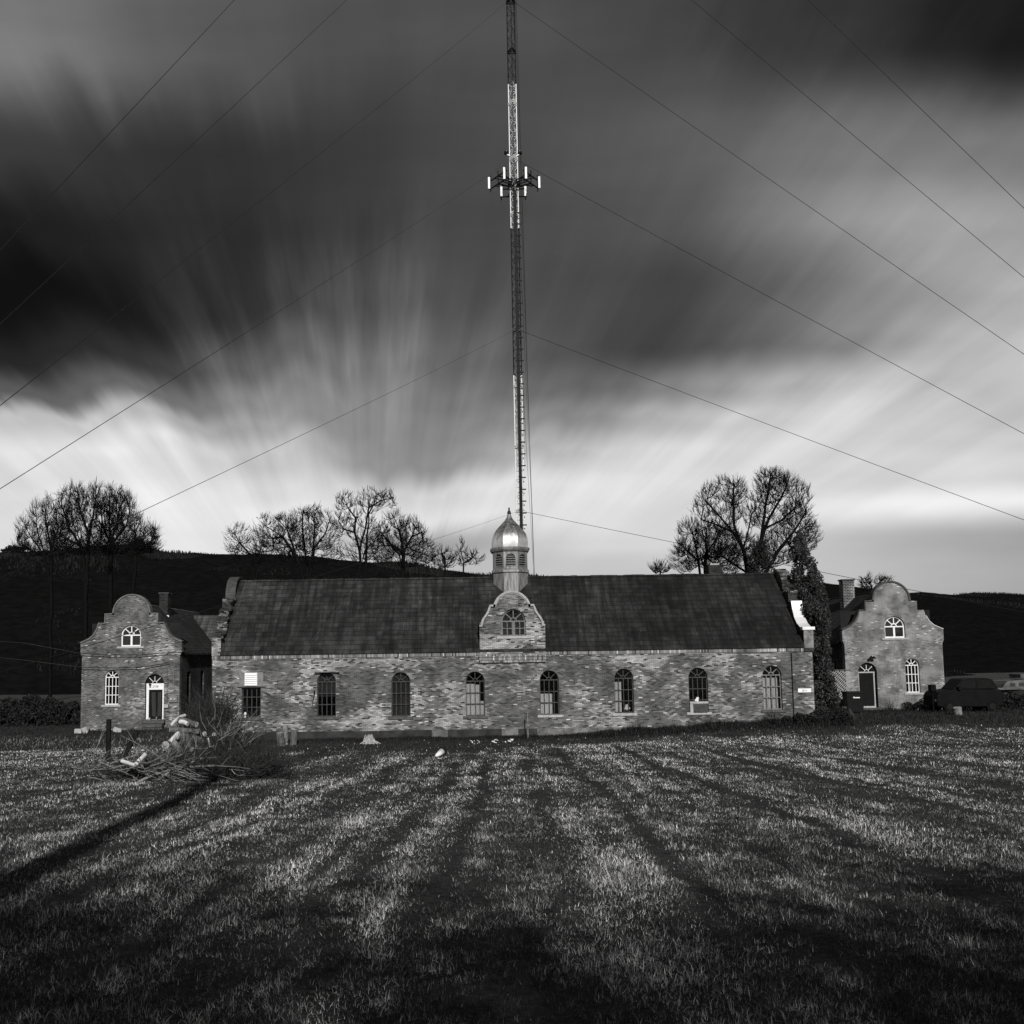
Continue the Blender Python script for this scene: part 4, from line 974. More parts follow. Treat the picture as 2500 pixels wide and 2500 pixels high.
# ------------------------------------------------------------------ leafy things
def leaves(n, cen, rad, size, r_, flat=.0, shell=.55):
    d = r_.normal(size=(n, 3)); d /= np.linalg.norm(d, axis=1, keepdims=True)
    rr_ = r_.uniform(shell, 1, n)**(1/1.5)
    c = np.array(cen)+d*rr_[:, None]*np.array(rad)
    a_ = r_.normal(size=(n, 3)); a_ /= np.linalg.norm(a_, axis=1, keepdims=True)
    b_ = np.cross(a_, r_.normal(size=(n, 3))); b_ /= np.linalg.norm(b_, axis=1, keepdims=True)
    s_ = (size*r_.uniform(.5, 1.3, n))[:, None]
    q = np.stack([c-a_*s_, c+b_*s_*.45, c+a_*s_, c-b_*s_*.45], 1).reshape(-1, 3)
    return q
def foliage(root, name, clumps, mat, seed, per=140, size=.09):
    r_ = np.random.default_rng(seed); q = []; sh = []
    for (c, rad) in clumps:
        k = int(per*r_.uniform(.7, 1.3)); q.append(leaves(k, c, rad, size, r_)); sh.append(np.clip(np.repeat(r_.uniform(0, 1, k), 4)*.7+r_.uniform(0, .3), 0, 1))
    q = np.concatenate(q); return npmesh(name, q, np.arange(len(q)).reshape(-1, 4), mat, shade=np.concatenate(sh), root=root)
# tall evergreen at the right end: outline measured as centre/half width by height
ev = thing('evergreen_tree', (*V(1985, 1600, 47.8)[:2], gzf(18, 48)), 'tall dark columnar evergreen growing against the right end of the long building', 'tree')
r_ = random.Random(3); cl_ = []
outl = [(1305, 1952, 4), (1325, 1952, 14), (1350, 1952, 23), (1380, 1960, 34), (1400, 1966, 42), (1440, 1978, 44), (1480, 1990, 40), (1530, 1998, 34), (1580, 2001, 28), (1640, 2005, 28), (1690, 2013, 34), (1730, 2018, 36), (1765, 2022, 32)]
for k in range(300):
    y = r_.uniform(1306, 1765); yy = [o_[0] for o_ in outl]
    cxp = np.interp(y, yy, [o_[1] for o_ in outl]); hwp = np.interp(y, yy, [o_[2] for o_ in outl])
    Yd = 48.4+r_.uniform(-.9, .9)
    p = W(cxp+hwp*r_.uniform(-.72, .72), y, Yd); s_ = r_.uniform(.16, .36)*(1 if y > 1340 else .6)
    if y < 1480: Yd += 1.6; p = W(cxp+hwp*r_.uniform(-.76, .76), y, Yd)
    cl_.append(((p.x, p.y, p.z), (s_*.8, s_, s_*1.3)))
foliage(ev, 'crown', cl_, M_leaf, 4, 130, .075)
MB().tube([(ev.location.x, 48.6, ev.location.z), W(1970, 1500, 49.6), W(1953, 1330, 50)], [.18, .12, .03], 8).build('trunk', M_bark, ev)
ce = thing('small_evergreen', (*V(1868, 1500, 66)[:2], 0), 'dark ivy mass swallowing the fork of the biggest bare tree', 'ivy')
foliage(ce, 'foliage', [((W(1850+r_.uniform(-16, 22), r_.uniform(1338, 1410), 70).x, 70+r_.uniform(-.5, .5), W(1850, r_.uniform(1338, 1410), 70).z), (.45, .5, .6)) for _ in range(36)], M_leafd, 8, 120, .10)
YP = 236.0; pz_ = W(27, 1352, YP).z-3
pn = thing('pine_tree', (W(27, 1400, YP).x, YP, pz_), 'small dark pine on the skyline at the far left', 'tree')
foliage(pn, 'crown', [((W(27+r_.gauss(0, 9), 1400, YP).x, YP+r_.uniform(-1, 1), W(27, r_.uniform(1336, 1362), YP).z), (1.2, 1.2, .5)) for _ in range(26)], M_leafd, 9, 60, .4)
MB().tube([(pn.location.x, YP, pz_), (pn.location.x, YP, W(27, 1345, YP).z)], [.4, .1], 6).build('trunk', M_treebark, pn)
# shrubs
def shrub(px, py_b, Yt, h, w, label, seed, mat=M_leafd, per=90, name='shrub', size=.07, n=None, group=None):
    x = W(px, 1600, Yt).x; z = gzf(x, Yt); root = thing(name, (x, Yt, z), label, 'shrub', group); r_ = random.Random(seed)
    cs = []
    for _ in range(n or int(10+w*8)):
        u = r_.uniform(-1, 1); cs.append(((x+u*w/2, Yt+r_.uniform(-.5, .5)*min(w, 2.0)*.6, z+r_.uniform(.1, 1)*h*math.sqrt(1-.8*u*u)*.85), (.22*h+.08, .22*h+.08, .2*h+.05)))
    foliage(root, 'foliage', cs, mat, seed, per, size)
    s_ = [];
    for _ in range(8):
        s_.append((x, Yt, z-.05, x+r_.uniform(-.4, .4)*w, Yt+r_.uniform(-.2, .2), z+h*r_.uniform(.5, .9), .02, .006))
    v, f = segmesh(s_, 4); npmesh('stems', v, f, M_bark, root=root); return root
shrub(2255, 1722, 60.4, .75, 2.4, 'low leafy shrub against the wall under the lower window of the right lodge', 41)
shrub(2020, 1770, 46.4, 1.0, 1.6, 'dark shrub at the foot of the evergreen by the bins', 42)
shrub(1950, 1770, 46.3, .55, 1.8, 'low weeds by the right corner of the long building under the number plate', 43)
for i, (px, h) in enumerate(((-70, 2.2), (20, 1.9), (85, 2.3), (150, 1.9))):
    shrub(px, 1800, 66, h, 3.4, ['bushy dark hedge plant at the far left edge, partly out of the frame', 'first whole dark hedge plant from the left', 'tallest dark hedge plant left of the left lodge', 'dark hedge plant touching the wall of the left lodge'][i], 50+i, per=170, size=.12, group='hedge beside the left lodge')
for i, px in enumerate((2400, 2450, 2510, 2570)):
    shrub(px, 1750, 62, 1.0+.15*(i % 2), 2.6, ['dark bush just right of the parked car', 'dark bush below the boat cabin', 'dark bush below the boat at the right edge of the frame', 'dark bush beyond the right edge'][i], 60+i, per=150, size=.1, group='bushes in front of the boat')

# ------------------------------------------------------------------ mast
YT = 100.0
def tp(py): return W(1262, py, YT).z
def mx(py): return W(1238+(py/1290)*0, 0, YT)
mb0 = W(1272, 1290, YT); mt0 = W(1246, 0, YT); MX = (mb0.x+mt0.x)/2
MY = YT
mast = thing('radio_mast', (MX, MY, gzf(MX, MY)), 'tall guyed lattice mast painted in light and dark bands behind the cupola', 'mast')
tri = [(-.43, .18), (.43, .18), (0.0, -.55)]
def lattice(z0, z1, mat, name='lattice_section', rr=.062):
    s_ = []; h = .90; n = max(1, int(round((z1-z0)/h))); h = (z1-z0)/n
    for (a_, b_) in tri: s_.append((MX+a_, MY+b_, z0, MX+a_, MY+b_, z1, rr, rr))
    for k in range(n):
        za, zb_ = z0+k*h, z0+(k+1)*h
        for i in range(3):
            p, q = tri[i], tri[(i+1) % 3]
            if k % 2: p, q = q, p
            s_.append((MX+p[0], MY+p[1], za, MX+q[0], MY+q[1], zb_, .024, .024))
            s_.append((MX+p[0], MY+p[1], za, MX+q[0], MY+q[1], za, .022, .022))
    v, f = segmesh(s_, 5); return npmesh(name, v, f, mat, root=mast)
zs_ = [tp(y) for y in (1290, 915, 555, 203, -150, -500, -700)]
lattice(mast.location.z, tp(1580), M_dksteel); lattice(tp(1580), tp(1290), M_wsteel); lattice(zs_[0], zs_[1], M_wsteel)
lattice(zs_[1], zs_[2], M_dksteel); lattice(zs_[2], zs_[3], M_wsteel); lattice(zs_[3], zs_[4], M_dksteel); lattice(zs_[4], zs_[5], M_wsteel); lattice(zs_[5], zs_[6], M_dksteel)
def collar(py, mat):
    z = tp(py); m_ = MB()
    for i in range(3):
        p, q = tri[i], tri[(i+1) % 3]
        for dz_ in (0, .22): m_.bar((MX+p[0]*1.12, MY+p[1]*1.12, z+dz_), (MX+q[0]*1.12, MY+q[1]*1.12, z+dz_), .09)
    m_.build('collar', mat, mast)
for py, m_ in ((1250, M_wsteel), (1093, M_wsteel), (945, M_wsteel), (808, M_coping), (525, M_wsteel), (390, M_wsteel), (255, M_wsteel), (128, M_dksteel), (6, M_dksteel), (-355, M_wsteel), (-690, M_dksteel)): collar(py, m_)
# cable ladder
MB().box((MX-.13, MY-.66, mast.location.z), (MX+.20, MY-.54, tp(470))).build('cable_bundle', M_black, mast)
MB().box((MX-.04, MY-.62, tp(470)), (MX+.04, MY-.54, tp(-600))).build('feed_line', M_wsteel if False else M_dksteel, mast)
z = tp(1285)
while z < tp(505):
    bk = MB(); bk.box((MX+.2, MY-.62, z), (MX+.62, MY-.52, z+.12)); bk.box((MX-.15, MY-.69, z+.02), (MX+.22, MY-.619, z+.09)); z += 1.28
    bk.build('standoff_bracket', M_black, mast)
# beacons
for px in (1236, 1269):
    q = W(px, 372, YT); m_ = MB().lathe((q.x, MY), [(.24, q.z-.2), (.24, q.z), (.19, q.z+.14), (.08, q.z+.22), (.02, q.z+.23)], 12).build('beacon', M_black, mast, smooth=True)
    s_ = 1 if px < 1250 else -1
    MB().lathe((q.x, MY-.22), [(.02, q.z+.02), (.06, q.z+.06), (.02, q.z+.10)], 8).build('lamp', M_wsteel, m_)
    MB().bar((q.x, MY, q.z-.2), (q.x+s_*.42, MY, q.z-.42), .10).build('arm', M_wsteel, m_)
# antenna platform: three frames round the mast, two towards the viewer and one behind
pf = MB(); pp = MB(); zp = tp(447)
for (ax_, ay_, bx__, by__) in ((-2.6, .1, -1.0, -2.0), (1.0, -2.0, 2.6, .1), (-1.35, 2.0, 1.35, 2.0)):
    a_, b_ = Vector((MX+ax_, MY+ay_, zp)), Vector((MX+bx__, MY+by__, zp)); mid = (a_+b_)/2; ctr = Vector((MX, MY, zp))
    for dz_ in (.35, -.55):
        v_ = Vector((0, 0, dz_)); pf.tube([a_+v_-(b_-a_)*.06, b_+v_+(b_-a_)*.06], .075, 6); pf.tube([ctr+v_, mid+v_], .085, 6)
        pf.tube([ctr+v_*.5, a_.lerp(b_, .25)+v_], .05, 6); pf.tube([ctr+v_*.5, a_.lerp(b_, .75)+v_], .05, 6)
    for f_ in (0, .5, 1):
        q = a_.lerp(b_, f_); pp.tube([q+Vector((0, 0, -.95)), q+Vector((0, 0, .95))], .065, 6)
    out_d = (mid-ctr); out_d.z = 0; out_d.normalize()
    for q in (a_, b_):
        c_ = q+out_d*.2*(1 if ay_ < 1 else -1); w_ = .12
        MB().box((c_.x-w_, c_.y-.07, zp-.62), (c_.x+w_, c_.y+.07, zp+.72)).build('panel_antenna', M_wsteel, mast, bevel=.02)
pf.tube([(MX-.7, MY, zp), (MX+.7, MY, zp)], .25, 8); pf.build('antenna_platform', M_black, mast); pp.build('mounting_pipes', M_black, mast)
# guys
def anchor(px, py, Ya): return W(px, py, Ya)
guyA = []
def guy(p0, p1, label, group, rr=.013):
    m_ = MB(); pts = []
    p0 = Vector(p0); p1 = Vector(p1)
    for k in range(17):
        t_ = k/16; q = p0.lerp(p1, t_); q.z -= 4*.004*(p0-p1).length*t_*(1-t_)*.5; pts.append(q)
    m_.tube(pts, rr, 5); tag(m_.build('guy_wire', M_wire, None, smooth=True), label, 'wire', group)
AL = W(-1350, 2046, 12.8); AR = W(3790, 1745, 56.0); AB = W(1318, 1745, 190.0)
for py, nm in ((1250, 'lowest'), (808, 'second'), (392, 'third'), (6, 'fourth'), (-370, 'fifth'), (-710, 'highest')):
    rank = nm if nm in ('lowest', 'highest') else nm+' lowest'
    guy((MX-.48, MY, tp(py)), AL, 'guy wire running down left from the mast, %s of the six on that side' % rank, 'left guys of the mast', .010)
    guy((MX+.48, MY, tp(py)), AR, 'guy wire running down right from the mast, %s of the six on that side' % rank, 'right guys of the mast', .022)
    if py < 900: guy((MX+.3, MY+.2, tp(py)), (AB.x+(py/900)*.5, AB.y, AB.z), 'steep guy wire right beside the mast, %s of those running away behind it' % rank, 'rear guys of the mast', .02)

# ------------------------------------------------------------------ cables in front of the left lodge
def pole(x, y, h, label, r0=.16):
    z = gzf(x, y)-.1; root = thing('utility_pole', (x, y, z), label, 'pole')
    MB().tube([(x, y, z), (x, y, z+h)], [r0*1.15, r0*.85], 14).build('pole_shaft', M_bark, root)
    ca = MB().box((x-.9, y-.06-r0, z+h-.8), (x+.9, y+.06-r0, z+h-.65)).build('crossarm', M_bark, root)
    for s_ in (-.8, -.3, .3, .8): MB().lathe((x+s_, y-r0), [(.03, z+h-.65), (.05, z+h-.6), (.02, z+h-.52)], 8).build('insulator', M_stone, ca)
    return root
pz = pole(W(-330, 1600, 59.5).x, 59.5, 7.0, 'utility pole beyond the left edge carrying the cables to the left lodge')
def cable_(pts, label, rr=.022):
    P_ = [W(*p) for p in pts]; sm_pts = []
    for i in range(len(P_)-1):
        for k in range(6): sm_pts.append(P_[i].lerp(P_[i+1], k/6))
    sm_pts.append(P_[-1]); tag(MB().tube(sm_pts, rr, 5).build('overhead_cable', M_cable, None, smooth=True), label, 'cable', 'cables to the left lodge')
cable_([(-325, 1545, 59.5), (60, 1570, 60), (190, 1594, 60.6), (260, 1599, 60.7), (340, 1599, 60.7), (400, 1594, 60.7), (455, 1591, 60.6), (500, 1587, 57), (530, 1583, 54)], 'upper black cable strung across the left lodge below its attic window')
cable_([(-325, 1570, 59.5), (60, 1612, 60), (190, 1628, 60.6), (270, 1631, 60.7), (350, 1628, 60.7), (414, 1618, 60.8)], 'lower black cable strung across the left lodge above its arched window')

# ------------------------------------------------------------------ yard items
def rod(name, p0, p1, r0, mat, label, cat, n=8, r1=None, group=None):
    return tag(MB().tube([p0, p1], [r0, r1 or r0], n).build(name, mat, None), label, cat, group)
q = W(265, 1812, 31); q2 = W(266, 1756, 31)
rod('fence_post', (q.x, 31, gzf(q.x, 31)-.1), q2, .085, M_black, 'dark upright post left of the brush pile', 'post')
q = W(290, 1832, 29.5); q2 = W(336, 1784, 30.6)
tag(MB().bar((q.x, 29.5, gzf(q.x, 29.5)-.02), q2, .16, .06).build('leaning_plank', M_black, None), 'dark plank leaning between the post and the brush pile', 'plank')
q = W(1289, 1797, 46.2); rod('metal_stake', (q.x, 46.2, gzf(q.x, 46.2)-.1), W(1288, 1741, 46.2), .028, M_coping, 'thin metal stake standing in front of the wall right of the central gable', 'stake')
# upright cut logs by the wall
def upright(px, y0, y1, Yt, r0, label, tilt=0, pale=False, name='cut_log'):
    b = W(px, y1, Yt); t_ = W(px, y0, Yt); z = gzf(b.x, Yt)-.05; top = Vector((b.x+tilt, Yt-abs(tilt)*.6, t_.z))
    root = thing(name, (b.x, Yt, z), label, 'log', 'cut logs standing by the long wall')
    m_ = MB(); n = 14; ring = []
    pts = [Vector((b.x, Yt, z)).lerp(top, k/5) for k in range(6)]
    m_.tube(pts, [r0*(1.15-.2*k/5)*random.uniform(.95, 1.05) for k in range(6)], n); m_.build('bark', M_coping if pale else M_logl, root)
    ax = (top-pts[0]).normalized()
    MB().tube([top+ax*.001, top+ax*.015], r0*.93, n).build('cut_face', M_cut, root)
upright(687, 1789, 1815, 44.0, .17, 'thick bark-covered log standing upright, leftmost of three by the long wall', -.06)
upright(696, 1771, 1800, 44.9, .13, 'pale log standing behind the two barked ones by the long wall', 0, True)
upright(716, 1781, 1806, 44.6, .15, 'rough dark log standing upright, rightmost of three by the long wall', .05)
# splintered pale stump
q = W(903, 1812, 44.3); z = gzf(q.x, 44.3); root = thing('tree_stump', (q.x, 44.3, z), 'splintered white stump in front of the third arched window', 'stump')
m_ = MB(); r_ = random.Random(2)
for _ in range(60):
    a_ = r_.uniform(0, 6.28); rr_ = r_.uniform(0, .24); h_ = r_.uniform(.28, .46); lean = rr_*.5
    m_.tube([(q.x+rr_*1.4*math.cos(a_), 44.3+rr_*math.sin(a_), z-.03), (q.x+rr_*.85*math.cos(a_), 44.3+rr_*.85*math.sin(a_), z+h_)], [r_.uniform(.02, .045), .012], 5)
for a_ in (2.9, 3.4, .1, .4, 5.6): m_.tube([(q.x+.15*math.cos(a_), 44.3+.1*math.sin(a_)-.05, z+.18), (q.x+.5*math.cos(a_), 44.3+.3*math.sin(a_), z)], [.05, .02], 5)
m_.build('splintered_wood', M_cut, root)
# white cone (spout) lying in the field
q = W(1075, 1842, 30.5); z = gzf(q.x, 30.5)
root = thing('downpipe_shoe', (q.x, 30.5, z), 'white flared pipe end with black mouth lying in the field left of centre', 'pipe')
MB().tube([V(1064, 1846, 30.2), V(1078, 1836, 30.5)], [.035, .12], 12).build('white_funnel', M_white, root, smooth=True)
MB().tube([V(1078, 1836, 30.52), V(1080, 1835, 30.7)], [.15, .15], 14).build('black_rim', M_black, root)
# litter at the foot of the wall
for i, (px, py) in enumerate(((1152, 1809), (1164, 1806), (1205, 1805), (1213, 1808), (1235, 1806), (1248, 1804))):
    Yt = 42.5; q = W(px, py, Yt); z = gzf(q.x, Yt); m_ = MB(); r_ = random.Random(i)
    for _ in range(4):
        c_ = Vector((q.x+r_.uniform(-.12, .12), Yt+r_.uniform(-.1, .1), z+r_.uniform(.08, .22)))
        pts = [c_+Vector((r_.uniform(-.1, .1), r_.uniform(-.04, .04), r_.uniform(-.05, .06))) for _ in range(3)]
        m_.add(pts+[p_+Vector((0, .012, 0)) for p_ in pts], [(0,1,2),(5,4,3),(0,3,4,1),(1,4,5,2),(2,5,3,0)])
    tag(m_.build('litter', M_white, None), 'scrap of white litter in the weeds below the central gable', 'litter', 'litter below the central gable')
# stump with hollow top at right, stones at left
q = W(2340, 1765, 52); z = gzf(q.x, 52); root = thing('hollow_stump', (q.x, 52, z), 'weathered hollow stump standing alone in the grass before the parked car', 'stump')
m_ = MB().lathe((q.x, 52), [(.24, z-.05), (.21, z+.15), (.20, z+.42), (.15, z+.46)], 14); m_.tube([(q.x-.15, 51.9, z+.36), (q.x-.33, 51.8, z+.40)], [.08, .05], 8); m_.build('stump_body', M_dirt if False else M_coping, root, smooth=True)
MB().lathe((q.x-.02, 51.97), [(.10, z+.462), (.10, z+.47)], 10).build('hollow', M_black, root)
for i, (px, py, w_, h_, lb) in enumerate(((192, 1775, .45, .3, 'pale stone block at the left corner of the left lodge'), (285, 1770, .5, .3, 'tilted pale stone slab before the left lodge wall'), (210, 1768, .3, .4, 'small dirty white bundle beside the corner of the left lodge'))):
    q = W(px, py, 58.5); z = gzf(q.x, 58.5); m_ = MB().box((-w_/2, -.15, 0), (w_/2, .15, h_))
    o = m_.build('stone_block' if i < 2 else 'bundle', M_stone, None, bevel=.05); o.location = (q.x, 58.5, z); o.rotation_euler = (0, R((0, 18, -20)[i]), .3*i); tag(o, lb, 'stone' if i < 2 else 'bundle')

# ------------------------------------------------------------------ brush pile with logs
YPc = 25.0
def log(name, a_, b_, rr, label, m=M_log, cut=M_cut, group='logs thrown on the brush pile', taper=.88, bend=.0):
    a_ = Vector(a_); b_ = Vector(b_); root = thing(name, tuple(a_), label, 'log', group)
    mid = a_.lerp(b_, .5)+Vector((0, 0, bend)); m_ = MB()
    m_.tube([a_, a_.lerp(mid, .5)+Vector((0, 0, bend*.3)), mid, mid.lerp(b_, .5)+Vector((0, 0, bend*.3)), b_], [rr, rr*1.04, rr*.97, rr*.93, rr*taper], 12); m_.build('bark', m, root, smooth=False)
    ax = (b_-a_).normalized(); e = MB(); e.tube([a_-ax*.008, a_-ax*.001], rr*.96, 12); e.tube([b_+ax*.001, b_+ax*.008], rr*taper*.96, 12); e.build('cut_face', cut, root)
LG = [
 ((418, 1771, 24.6), (452, 1746, 24.9), .05, 'pale curved limb on the very top of the pile', M_barkp, .05),
 ((438, 1757, 24.7), (480, 1769, 24.5), .10, 'dark log near the top of the pile with its pale end facing right', M_log, .0),
 ((440, 1762, 24.5), (458, 1768, 24.4), .07, 'pale broken chunk lodged near the top of the pile', M_barkp, .02),
 ((416, 1782, 24.5), (485, 1786, 24.5), .09, 'long level log crossing the upper middle of the pile', M_log, .0),
 ((499, 1792, 24.1), (503, 1789, 25.2), .075, 'log pointing at the viewer, left one of two round pale ends', M_log, .0),
 ((523, 1794, 24.2), (528, 1790, 25.2), .075, 'log pointing at the viewer, right one of two round pale ends', M_log, .0),
 ((436, 1796, 24.0), (494, 1810, 24.3), .125, 'thickest log lying aslant in the middle of the pile', M_log, .0),
 ((413, 1814, 23.9), (436, 1789, 24.1), .07, 'white split wedge standing against the thickest log', M_barkp, .0),
 ((404, 1819, 23.6), (418, 1815, 24.4), .115, 'short fat log with cracked pale end at the left of the stack', M_log, .0),
 ((451, 1822, 23.8), (511, 1834, 24.0), .12, 'furrowed log at the bottom of the stack', M_log, .0),
 ((424, 1812, 23.8), (449, 1841, 23.6), .09, 'split log leaning down under the thickest one', M_coping, .0),
 ((455, 1806, 23.9), (470, 1830, 23.6), .10, 'stubby log wedged below the thickest one', M_log, .0),
 ((508, 1803, 23.8), (513, 1823, 23.5), .028, 'thin white splinter standing in the right of the stack', M_barkp, .0),
 ((329, 1869, 21.8), (356, 1840, 21.9), .06, 'white birch piece tilted up at the left of the pile', M_barkp, .0),
 ((298, 1858, 21.9), (330, 1868, 21.7), .05, 'white birch piece lying flat at the left of the pile', M_barkp, .0),
 ((245, 1858, 23.5), (262, 1866, 23.2), .07, 'pale cut block at the far left tip of the pile', M_coping, .0),
]
for a_, b_, rr, lb, m_, bd in LG: log('log', V(*a_), V(*b_), rr*.85, lb, m_, bend=bd)
BR = [([(267, 1865, 23.0), (310, 1850, 23.1), (366, 1836, 23.4)], .03, 'long straight pale branch at the left of the pile', M_twigp),
      ([(330, 1913, 21.9), (370, 1893, 22.0), (416, 1880, 22.2), (440, 1868, 22.5), (462, 1850, 22.8)], .035, 'long branch running across the front of the pile', M_twigp),
      ([(450, 1873, 22.2), (500, 1870, 22.2), (555, 1869, 22.4)], .035, 'light branch lying level at the right front of the pile', M_twigp),
      ([(385, 1905, 22.0), (420, 1880, 22.2), (475, 1858, 22.4)], .025, 'thin bowed branch at the centre front of the pile', M_twigp),
      ([(470, 1852, 22.9), (510, 1850, 22.9), (548, 1848, 23.0)], .025, 'thin level branch below the stacked logs', M_twigp)]
for pts, rr, lb, m_ in BR:
    P_ = [W(*p) for p in pts]; tag(MB().tube(P_, [rr*(1-.45*k/(len(P_)-1)) for k in range(len(P_))], 7).build('branch', m_, None, smooth=True), lb, 'branch', 'branches on the brush pile')
r_ = random.Random(77); sg_ = []; sgp = []
def twigs(px, py, Yt, n, L, sx, sy_, lean, store, rr=.006):
    for _ in range(n):
        c_ = W(px+r_.gauss(0, sx), py+r_.gauss(0, sy_), Yt+r_.gauss(0, .45)); c_.z = max(c_.z, gzf(c_.x, c_.y)+.03)
        d = Vector((r_.gauss(lean[0], .6), r_.gauss(0, .4), r_.gauss(lean[1], .35))).normalized(); l = L*r_.uniform(.4, 1.2); p = c_
        for k in range(3):
            q = p+d*l/3; q.z = max(q.z, gzf(q.x, q.y)+.02); store.append((*p, *q, rr*(1.3-.3*k), rr*(1-.3*k))); p = q
            d = (d+Vector((r_.gauss(0, .2), r_.gauss(0, .2), r_.gauss(.05, .2)))).normalized()
            if k < 2 and r_.random() < .7:
                e = (d+Vector((r_.gauss(0, .5), r_.gauss(0, .4), r_.gauss(.1, .4)))).normalized(); s2_ = p+e*l*.3; s2_.z = max(s2_.z, gzf(s2_.x, s2_.y)+.02); store.append((*p, *s2_, rr*.8, rr*.4))
twigs(450, 1888, 22.8, 1200, .9, 85, 13, (.2, .03), sg_)
twigs(555, 1852, 24.0, 1700, .7, 38, 24, (.3, .3), sg_)
twigs(600, 1885, 23.0, 1500, .6, 38, 16, (.3, .3), sg_)
twigs(510, 1820, 25.8, 900, .8, 42, 22, (.2, .4), sg_)
twigs(515, 1765, 25.8, 420, .9, 24, 14, (.3, .8), sg_)
twigs(350, 1888, 23.2, 450, .8, 50, 9, (-.4, .03), sg_)
twigs(370, 1880, 22.3, 110, 1.2, 75, 13, (.7, .03), sgp, .009)
twigs(560, 1830, 23.3, 80, .6, 35, 30, (.2, .5), sgp, .005)
v, f = segmesh(sg_, 3); bp = npmesh('brush_pile', v, f, M_brush); tag(bp, 'heap of dark twigs and cut brush in the grass before the left lodge', 'brush', kind='stuff')
v, f = segmesh(sgp, 3); bp = npmesh('dry_twigs', v, f, M_twigp); tag(bp, 'scattering of pale dry twigs over the brush heap', 'twigs', kind='stuff')
# bare bush between lodge and long building
def bare_bush(px, Yt, h, n, label, sp=.5, seed=1, mat=M_twig, rr=.01):
    x = W(px, 1600, Yt).x; z = gzf(x, Yt); root = thing('bare_bush', (x, Yt, z), label, 'shrub'); rq = random.Random(seed); s_ = []
    for _ in range(n):
        d = Vector((rq.gauss(0, sp), rq.gauss(0, sp*.6), 1)).normalized(); p = Vector((x+rq.gauss(0, .2), Yt+rq.gauss(0, .2), z-.05)); l = h*rq.uniform(.5, 1.1)
        for k in range(4):
            q = p+d*l/4; s_.append((*p, *q, rr*(1.4-.3*k), rr*(1.1-.3*k) if k < 3 else .003)); p = q
            d = (d+Vector((rq.gauss(0, .15), rq.gauss(0, .15), rq.gauss(0, .1)))).normalized()
            for _2 in range(2):
                e = (d+Vector((rq.gauss(0, .5), rq.gauss(0, .5), rq.gauss(0, .3)))).normalized(); s_.append((*p, *(p+e*l*.16), rr*.6, rr*.3))
    v, f = segmesh(s_, 4); npmesh('stems', v, f, mat, root=root); return root
bare_bush(500, 33, 2.0, 20, 'tangled bare bush in front of the gap between left lodge and long building', .45, 4)
bare_bush(545, 31, 1.3, 14, 'bare bush reaching up before the left corner of the long building', .4, 5)
bare_bush(1880, 46.2, .9, 24, 'small twiggy bush below the rightmost arched window', .5, 6)
bare_bush(2165, 60.2, .8, 18, 'thin dry stalks beside the step of the right lodge', .25, 7)

# ------------------------------------------------------------------ right side clutter
q0, q1 = W(2006, 1638, 58), W(2078, 1706, 58)
lat = thing('lattice_fence', (q0.x, 58, gzf(q0.x, 58)), 'weathered diagonal lattice panel between the evergreen and the right lodge', 'fence')
m_ = MB(); wX, hZ = q1.x-q0.x, q0.z-q1.z; st_ = .155
for s_ in (1, -1):
    k = -hZ
    while k < wX:
        a_ = max(0, k); b_ = min(wX, k+hZ)
        if b_-a_ > .05:
            if s_ == 1: p_, q_ = (q0.x+a_, q1.z+(a_-k)), (q0.x+b_, q1.z+(b_-k))
            else: p_, q_ = (q0.x+a_, q0.z-(a_-k)), (q0.x+b_, q0.z-(b_-k))
            m_.bar((p_[0], 58+.012*s_+.02, p_[1]), (q_[0], 58+.012*s_+.02, q_[1]), .045, .01, up=(0, 1, 0))
        k += st_ if s_ == 1 else st_*1.9
m_.build('laths', M_lattice, lat)
m_ = MB(); m_.box((q0.x-.05, 57.97, q0.z), (q1.x+.05, 58.06, q0.z+.07)); m_.box((q0.x-.05, 57.97, gzf(q0.x, 58)), (q0.x+.03, 58.06, q0.z)); m_.build('frame', M_stoned, lat)
# white picket bits
pk = thing('picket_fence', (W(2010, 1720, 56).x, 56, 0), 'run of little white pickets behind the dark bins by the evergreen', 'fence')
for i in range(13):
    px = 1996+i*4.2; a_ = W(px, 1700+2*math.sin(i*1.7), 56); b_ = W(px, 1724, 56)
    MB().prism([(a_.x-.035, b_.z-.3), (a_.x+.035, b_.z-.3), (a_.x+.035, a_.z-.05), (a_.x, a_.z), (a_.x-.035, a_.z-.05)], 56, 56.02).build('picket', M_stone, pk)
MB().box((W(1994, 1716, 56).x, 56.022, W(2000, 1716, 56).z-.03), (W(2050, 1716, 56).x, 56.05, W(2000, 1716, 56).z+.03)).build('rail', M_stone, pk)
